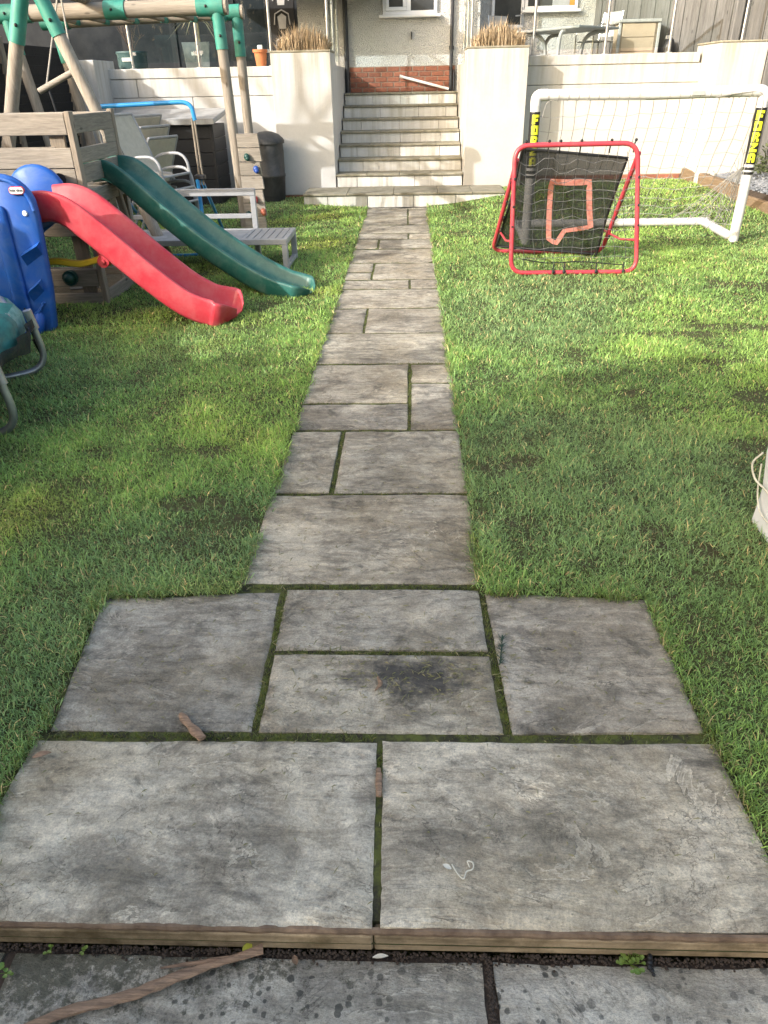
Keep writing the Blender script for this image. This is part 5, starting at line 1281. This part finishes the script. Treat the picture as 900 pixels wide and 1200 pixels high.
# ------------------------------------------------------------------ rebounder
rb = thing('rebounder', 'red framed football rebounder with black target sheet in front of the goal', 'rebounder', (1.5, 7.1, 0))
r_ = .021
MB().tube(fillet([(.955, 7.10, .03), (.935, 7.12, 1.10), (1.985, 7.12, 1.105), (2.125, 7.10, .03)][:1] and [(.955, 7.09, .04), (.925, 7.14, 1.115), (1.99, 7.14, 1.12), (2.13, 7.09, .04)], .13, 7, True), r_, 10, closed=True).build('front_frame', M['red_metal'], rb, smooth=40)
rear = fillet([(.955, 7.18, 1.0), (.885, 8.15, .04), (1.99, 7.95, .04), (2.02, 7.18, 1.04)], .14, 7)
MB().tube(rear, r_, 10).build('rear_frame', M['red_metal'], rb, smooth=40)
for (x0, x1) in ((.955, .93), (2.11, 1.985)):
    MB().tube([(x0, 7.10, .32), ((x0+x1)/2, 7.5, .26), (x1, 7.98, .27)], .011, 8).build('brace', M['red_metal'], rb, smooth=40)
# black rebound sheet, sagging
TL, TRr, BR, BL = Vector((1.02, 7.36, 1.075)), Vector((1.97, 7.34, .985)), Vector((1.93, 7.86, .05)), Vector((.905, 7.98, .12))
def sheet(u, v):
    p = (TL*(1-u)+TRr*u)*(1-v)+(BL*(1-u)+BR*u)*v
    s_ = math.sin(math.pi*u)*math.sin(math.pi*v); return p+Vector((0, .05*s_, -.05*s_-.02*math.sin(math.pi*u)*(1-2*abs(v-.5))))+Vector((.02*math.sin(v*3.1)*(1-2*u), 0, 0))
mb = MB(); n = 14
for j in range(n+1):
    for i in range(n+1): p = sheet(i/n, j/n); mb.v.append(tuple(p))
for j in range(n):
    for i in range(n): mb.f.append((j*(n+1)+i, j*(n+1)+i+1, (j+1)*(n+1)+i+1, (j+1)*(n+1)+i)); mb.m.append(0)
mb.build('rebound_sheet', M['fabric'], rb, smooth=60)
ed = [sheet(i/n, 0) for i in range(n+1)]+[sheet(1, i/n) for i in range(1, n+1)]+[sheet(1-i/n, 1) for i in range(1, n+1)]+[sheet(0, 1-i/n) for i in range(1, n)]
MB().tube(ed, .013, 6, closed=True).build('sheet_hem', M['black_pl'], rb, smooth=60)
tp = [(.35, .24), (.72, .22), (.795, .45), (.87, .68), (.74, .70), (.62, .72), (.575, .90), (.49, .84), (.44, .63), (.39, .42)]
mb = MB()
dens = []
for i in range(len(tp)):
    a_, b_ = Vector(tp[i]), Vector(tp[(i+1) % len(tp)])
    for k in range(5): dens.append(a_.lerp(b_, k/5))
cen = Vector((.58, .5)); m_ = len(dens)
for i, q in enumerate(dens):
    tgt = (dens[(i+1) % m_]-dens[i-1]).normalized(); nn_ = Vector((-tgt.y, tgt.x))*.026
    for s_ in (-1, 1): p = sheet(q.x+nn_.x*s_, q.y+nn_.y*s_)+Vector((0, -.010, .004)); mb.v.append(tuple(p))
for i in range(m_): a_ = i*2; b_ = ((i+1) % m_)*2; mb.f.append((a_, a_+1, b_+1, b_)); mb.m.append(0)
mb.build('target_tape', M['tape'], rb, smooth=60)
# front net of black cord and its toggles
mb = MB(); NU, NV = 12, 12
def fnet(u, v):
    x = (.955+u*1.045)*(1-v)+(.98+u*1.12)*v; s_ = math.sin(math.pi*u)*math.sin(math.pi*v)
    return Vector((x+.03*mnoise.noise((u*5, v*5, 2)), 7.15-.05*v+.13*s_, 1.085-.05*math.sin(u*math.pi*4)**2*(1-v)-v*1.0+.03*mnoise.noise((u*6, v*4, 9))))
for i in range(1, NU): mb.tube([fnet(i/NU, j/14) for j in range(15)], .0025, 3, caps=False)
for j in range(1, NV): mb.tube([fnet(i/14, j/NV) for i in range(15)], .0025, 3, caps=False)
mb.build('front_net', M['netk'], rb)
tg = MB()
def tog(p): tg.ball(p, .014, 7, 5); tg.tube([Vector(p), Vector(p)+Vector((0, .05, -.05))], .005, 5)
for x in (1.02, 1.22, 1.32, 1.50, 1.76, 1.97): tog((x, 7.135, 1.145)); tg.tube([(x, 7.16, 1.125), (x+.01, 7.22, 1.04)], .006, 5)
for z in (.25, .45, .62, .85): tog((.945-.02*z*.3, 7.085+.03*z, z)); tog((2.135-.12*z, 7.085+.03*z, z)); tog((.935, 8.18-1.02*z, z*.98)); tog((2.0+.02*z, 7.93-.72*z, z*.98))
for x in (1.35, 1.45, 1.75, 2.0): tg.ball((x, 7.07, .05), .018, 7, 5); tg.tube([(x, 7.08, .05), (x+.01, 7.12, .12)], .006, 5)
tg.tube(smooth_path([(1.05, 7.12, .16), (1.3, 7.13, .12), (1.6, 7.12, .13), (2.0, 7.1, .10)], 5), .005, 4)
tg.build('toggles', M['black_pl'], rb)

# ------------------------------------------------------------------ white cover at right edge
wc = thing('white_cover', 'white fabric covered bundle standing on the lawn at the right edge', 'cover', (1.8, 2.3, 0))
mb = MB(); nz_ = 9; rr = .03
for j in range(nz_+1):
    f = j/nz_; z = .01+.74*f; ins = .05*f+.012*math.sin(f*9)
    ring = rounded(1.415-.045*f+.012*math.sin(f*9), 2.15-ins, 1.86+ins, 2.63-.03*f, .02+.04*f, 4)
    for k, (x, y) in enumerate(ring): mb.v.append((x+.006*mnoise.noise((x*5, y*5, z*6)), y+.006*mnoise.noise((y*6, x*3, z*5)), z))
m_ = len(ring)
for j in range(nz_):
    for k in range(m_): mb.f.append((j*m_+k, j*m_+(k+1) % m_, (j+1)*m_+(k+1) % m_, (j+1)*m_+k)); mb.m.append(0)
mb.f.append(tuple(nz_*m_+k for k in range(m_))); mb.f.append(tuple(range(m_))[::-1]); mb.m += [0, 0]
mb.build('cover', M['whitebag'], wc, smooth=50)
MB().tube(smooth_path([(1.385, 2.61, .33), (1.36, 2.62, .28), (1.375, 2.60, .22), (1.397, 2.54, .20), (1.398, 2.47, .19)], 5), .004, 6).build('cord', M['string'], wc, smooth=60)
MB().tube(smooth_path([(1.39, 2.61, .28), (1.40, 2.60, .16), (1.402, 2.55, .10), (1.405, 2.47, .09)], 5), .0035, 6).build('cord', M['string'], wc, smooth=60)

# ------------------------------------------------------------------ small things on the ground
def splinter(name, label, pts, widths, mat, cat, h=.5, seed=1, seg=7):
    P_ = smooth_path(pts, 5); n_ = len(P_); rd_ = random.Random(seed); W_ = [widths[0]]
    W_ = [np.interp(i/(n_-1), np.linspace(0, 1, len(widths)), widths) for i in range(n_)]
    mb = MB(); vs = []
    for i, p in enumerate(P_):
        t = (P_[min(i+1, n_-1)]-P_[max(i-1, 0)]).normalized(); sd = t.cross(Vector((0,0,1))).normalized()
        for k in range(seg):
            a = 2*math.pi*k/seg; q = W_[i]*(1+.35*mnoise.noise((p.x*40+k*3.1, p.y*40, seed))); vs.append(p+sd*math.cos(a)*q+Vector((0,0,1))*math.sin(a)*q*h)
    fs = [(i*seg+k, i*seg+(k+1) % seg, (i+1)*seg+(k+1) % seg, (i+1)*seg+k) for i in range(n_-1) for k in range(seg)]
    fs += [tuple(range(seg))[::-1], tuple((n_-1)*seg+k for k in range(seg))]
    mb.add(vs, fs); return mb, n_
mb, _ = splinter('b', '', [(-.80, .728, -.070), (-.70, .765, -.068), (-.60, .79, -.066), (-.50, .832, -.063), (-.42, .858, -.058), (-.325, .884, -.048)], [.007, .013, .011, .013, .010, .008, .011], None, '', .6, 3, 9)
m2, _ = splinter('b', '', [(-.55, .852, -.073), (-.47, .862, -.066), (-.40, .870, -.058)], [.002, .005, .005, .004], None, '', .5, 5)
n0 = len(mb.v); mb.add(m2.v, m2.f)
o = mb.build('dead_branch', M['barkpiece'], smooth=50); tag(o, 'long split dead branch lying on the patio below the step', 'branch')
for lab, pts, wd, sd_ in (('brown bark sliver lying across the mossy joint on the left', [(-.675, 1.52, .014), (-.64, 1.48, .012), (-.585, 1.425, .014)], [.006, .014, .010, .016, .012], 1),
                      ('thin bark sliver wedged in the joint between the front slabs', [(-.084, 1.335, .008), (-.081, 1.29, .008), (-.080, 1.245, .007)], [.006, .009, .009, .007], 2),
                      ('tiny pale wood chip on the dark stained slab', [(-.100, 1.685, .010), (-.09, 1.655, .009), (-.105, 1.625, .009)], [.002, .008, .006, .002], 4)):
    mb, _ = splinter('b', '', pts, wd, None, '', .45, sd_); o = mb.build('bark_piece', M['barkpiece'], smooth=40); tag(o, lab, 'bark')
o = MB().tube(smooth_path([(.10, 1.058, .008), (.112, 1.035, .008), (.125, 1.022, .008), (.133, 1.04, .008), (.148, 1.046, .009), (.150, 1.062, .008), (.137, 1.066, .009), (.141, 1.05, .01)], 5), .0017, 6).build('string', M['string'], smooth=60); tag(o, 'curled white string on the right front slab', 'string')
def flat_leaf(name, label, c, l, w, rot, mat, cat='leaf', z=.008, curl=.3):
    mb = MB(); n_ = 6; R_ = Matrix.Rotation(rot, 3, 'Z')
    for i in range(n_+1):
        f = i/n_; ww = w*math.sin(math.pi*min(1, f*.93+.05))**.8
        for s_ in (-1, 0, 1): q = R_ @ Vector((l*(f-.5), ww*s_, 0)); mb.v.append((c[0]+q.x, c[1]+q.y, c[2]+abs(s_)*w*curl+l*.1*math.sin(f*3)))
    for i in range(n_):
        for s_ in (0, 1): a = i*3+s_; mb.f.append((a, a+1, a+4, a+3)); mb.m.append(0)
    for v_ in list(mb.v): mb.v.append((v_[0], v_[1], v_[2]-.0008))
    k_ = len(mb.v)//2
    for f_ in list(mb.f): mb.f.append(tuple(q+k_ for q in f_[::-1])); mb.m.append(0)
    return tag(mb.build(name, mat, smooth=60), label, cat)
flat_leaf('petal', 'small pale petal beside the white string', (.088, 1.052, .006), .022, .006, 2.6, M['string'], 'petal')
flat_leaf('fallen_leaf', 'small yellow leaf behind the end of the dead branch', (-.362, .890, -.062), .030, .011, 1.2, M['leafy'])
flat_leaf('fallen_leaf', 'brown curled leaf at the left lawn edge by the front slab', (-1.02, 1.36, .012), .05, .010, .4, M['barkpiece'])
flat_leaf('fallen_leaf', 'pale brown leaf on the soil in front of the timber step', (-.255, .877, -.077), .022, .007, 2.0, M['barkpiece'])
flat_leaf('fallen_leaf', 'narrow buff leaf on the soil under the slab joint', (-.065, .888, -.077), .035, .005, .1, M['string'])
def seedling(label, c, n_, size, seed, r=.02):
    rd_ = random.Random(seed); mb = MB()
    for i in range(n_):
        a = rd_.uniform(0, 6.28); q = r*rd_.random()**.5; p = Vector((c[0]+math.cos(a)*q, c[1]+math.sin(a)*q, c[2]+rd_.uniform(.006, .018))); s_ = size*rd_.uniform(.6, 1.2)
        mb.tube([c, p], .0008, 3); ring = [(p.x+s_*math.cos(t), p.y+s_*math.sin(t)*.85, p.z+.25*s_*math.sin(t*2+a)) for t in [2*math.pi*k/7 for k in range(7)]]
        mb.add(ring+[(p.x, p.y, p.z-.001)], [(k, (k+1) % 7, 7) for k in range(7)])
    return tag(mb.build('seedling', M['leafg'], smooth=60), label, 'seedling')
seedling('bright green weed growing under the timber step on the right', (.486, .886, -.08), 34, .0058, 1, .030)
seedling('small green seedling at the far left of the lower patio', (-.893, .838, -.08), 8, .007, 2, .018)
seedling('tiny seedling under the step, second from the left', (-.812, .884, -.08), 5, .0045, 3, .012)
seedling('tiny seedling pair under the step midway to the branch', (-.738, .885, -.08), 5, .005, 4, .014)
o = MB()
for k in range(12): o.ball((.530+random.gauss(0,.006), .885+random.gauss(0,.012), -.076+random.uniform(0,.012)), random.uniform(.004,.008), 6, 4)
tag(o.build('dead_weed', M['black_pl']), 'dark dead weed stub beside the bright green weed', 'weed')
rd = random.Random(2); mb = MB()
for i in range(60):
    f = rd.random(); b_ = Vector((.288+.02*f, 1.75+.13*f, .006)); a = rd.uniform(-1.2, 1.2)+1.4; l_ = rd.uniform(.012, .028); e_ = b_+Vector((math.cos(a)*l_, math.sin(a)*l_, rd.uniform(0, .010))); sd = Vector((math.sin(a), -math.cos(a), 0))*.0013
    mb.add([b_-sd, b_+sd, e_+sd*.3, e_-sd*.3], [(0,1,2,3)])
mb.tube([(.286, 1.745, .007), (.310, 1.885, .010)], .002, 5)
tag(mb.build('conifer_sprig', leaf_mat('sprig_green', (.04,.09,.06), (.03,.06,.04))), 'small blue green conifer sprig lying beside the right slab joint', 'sprig')
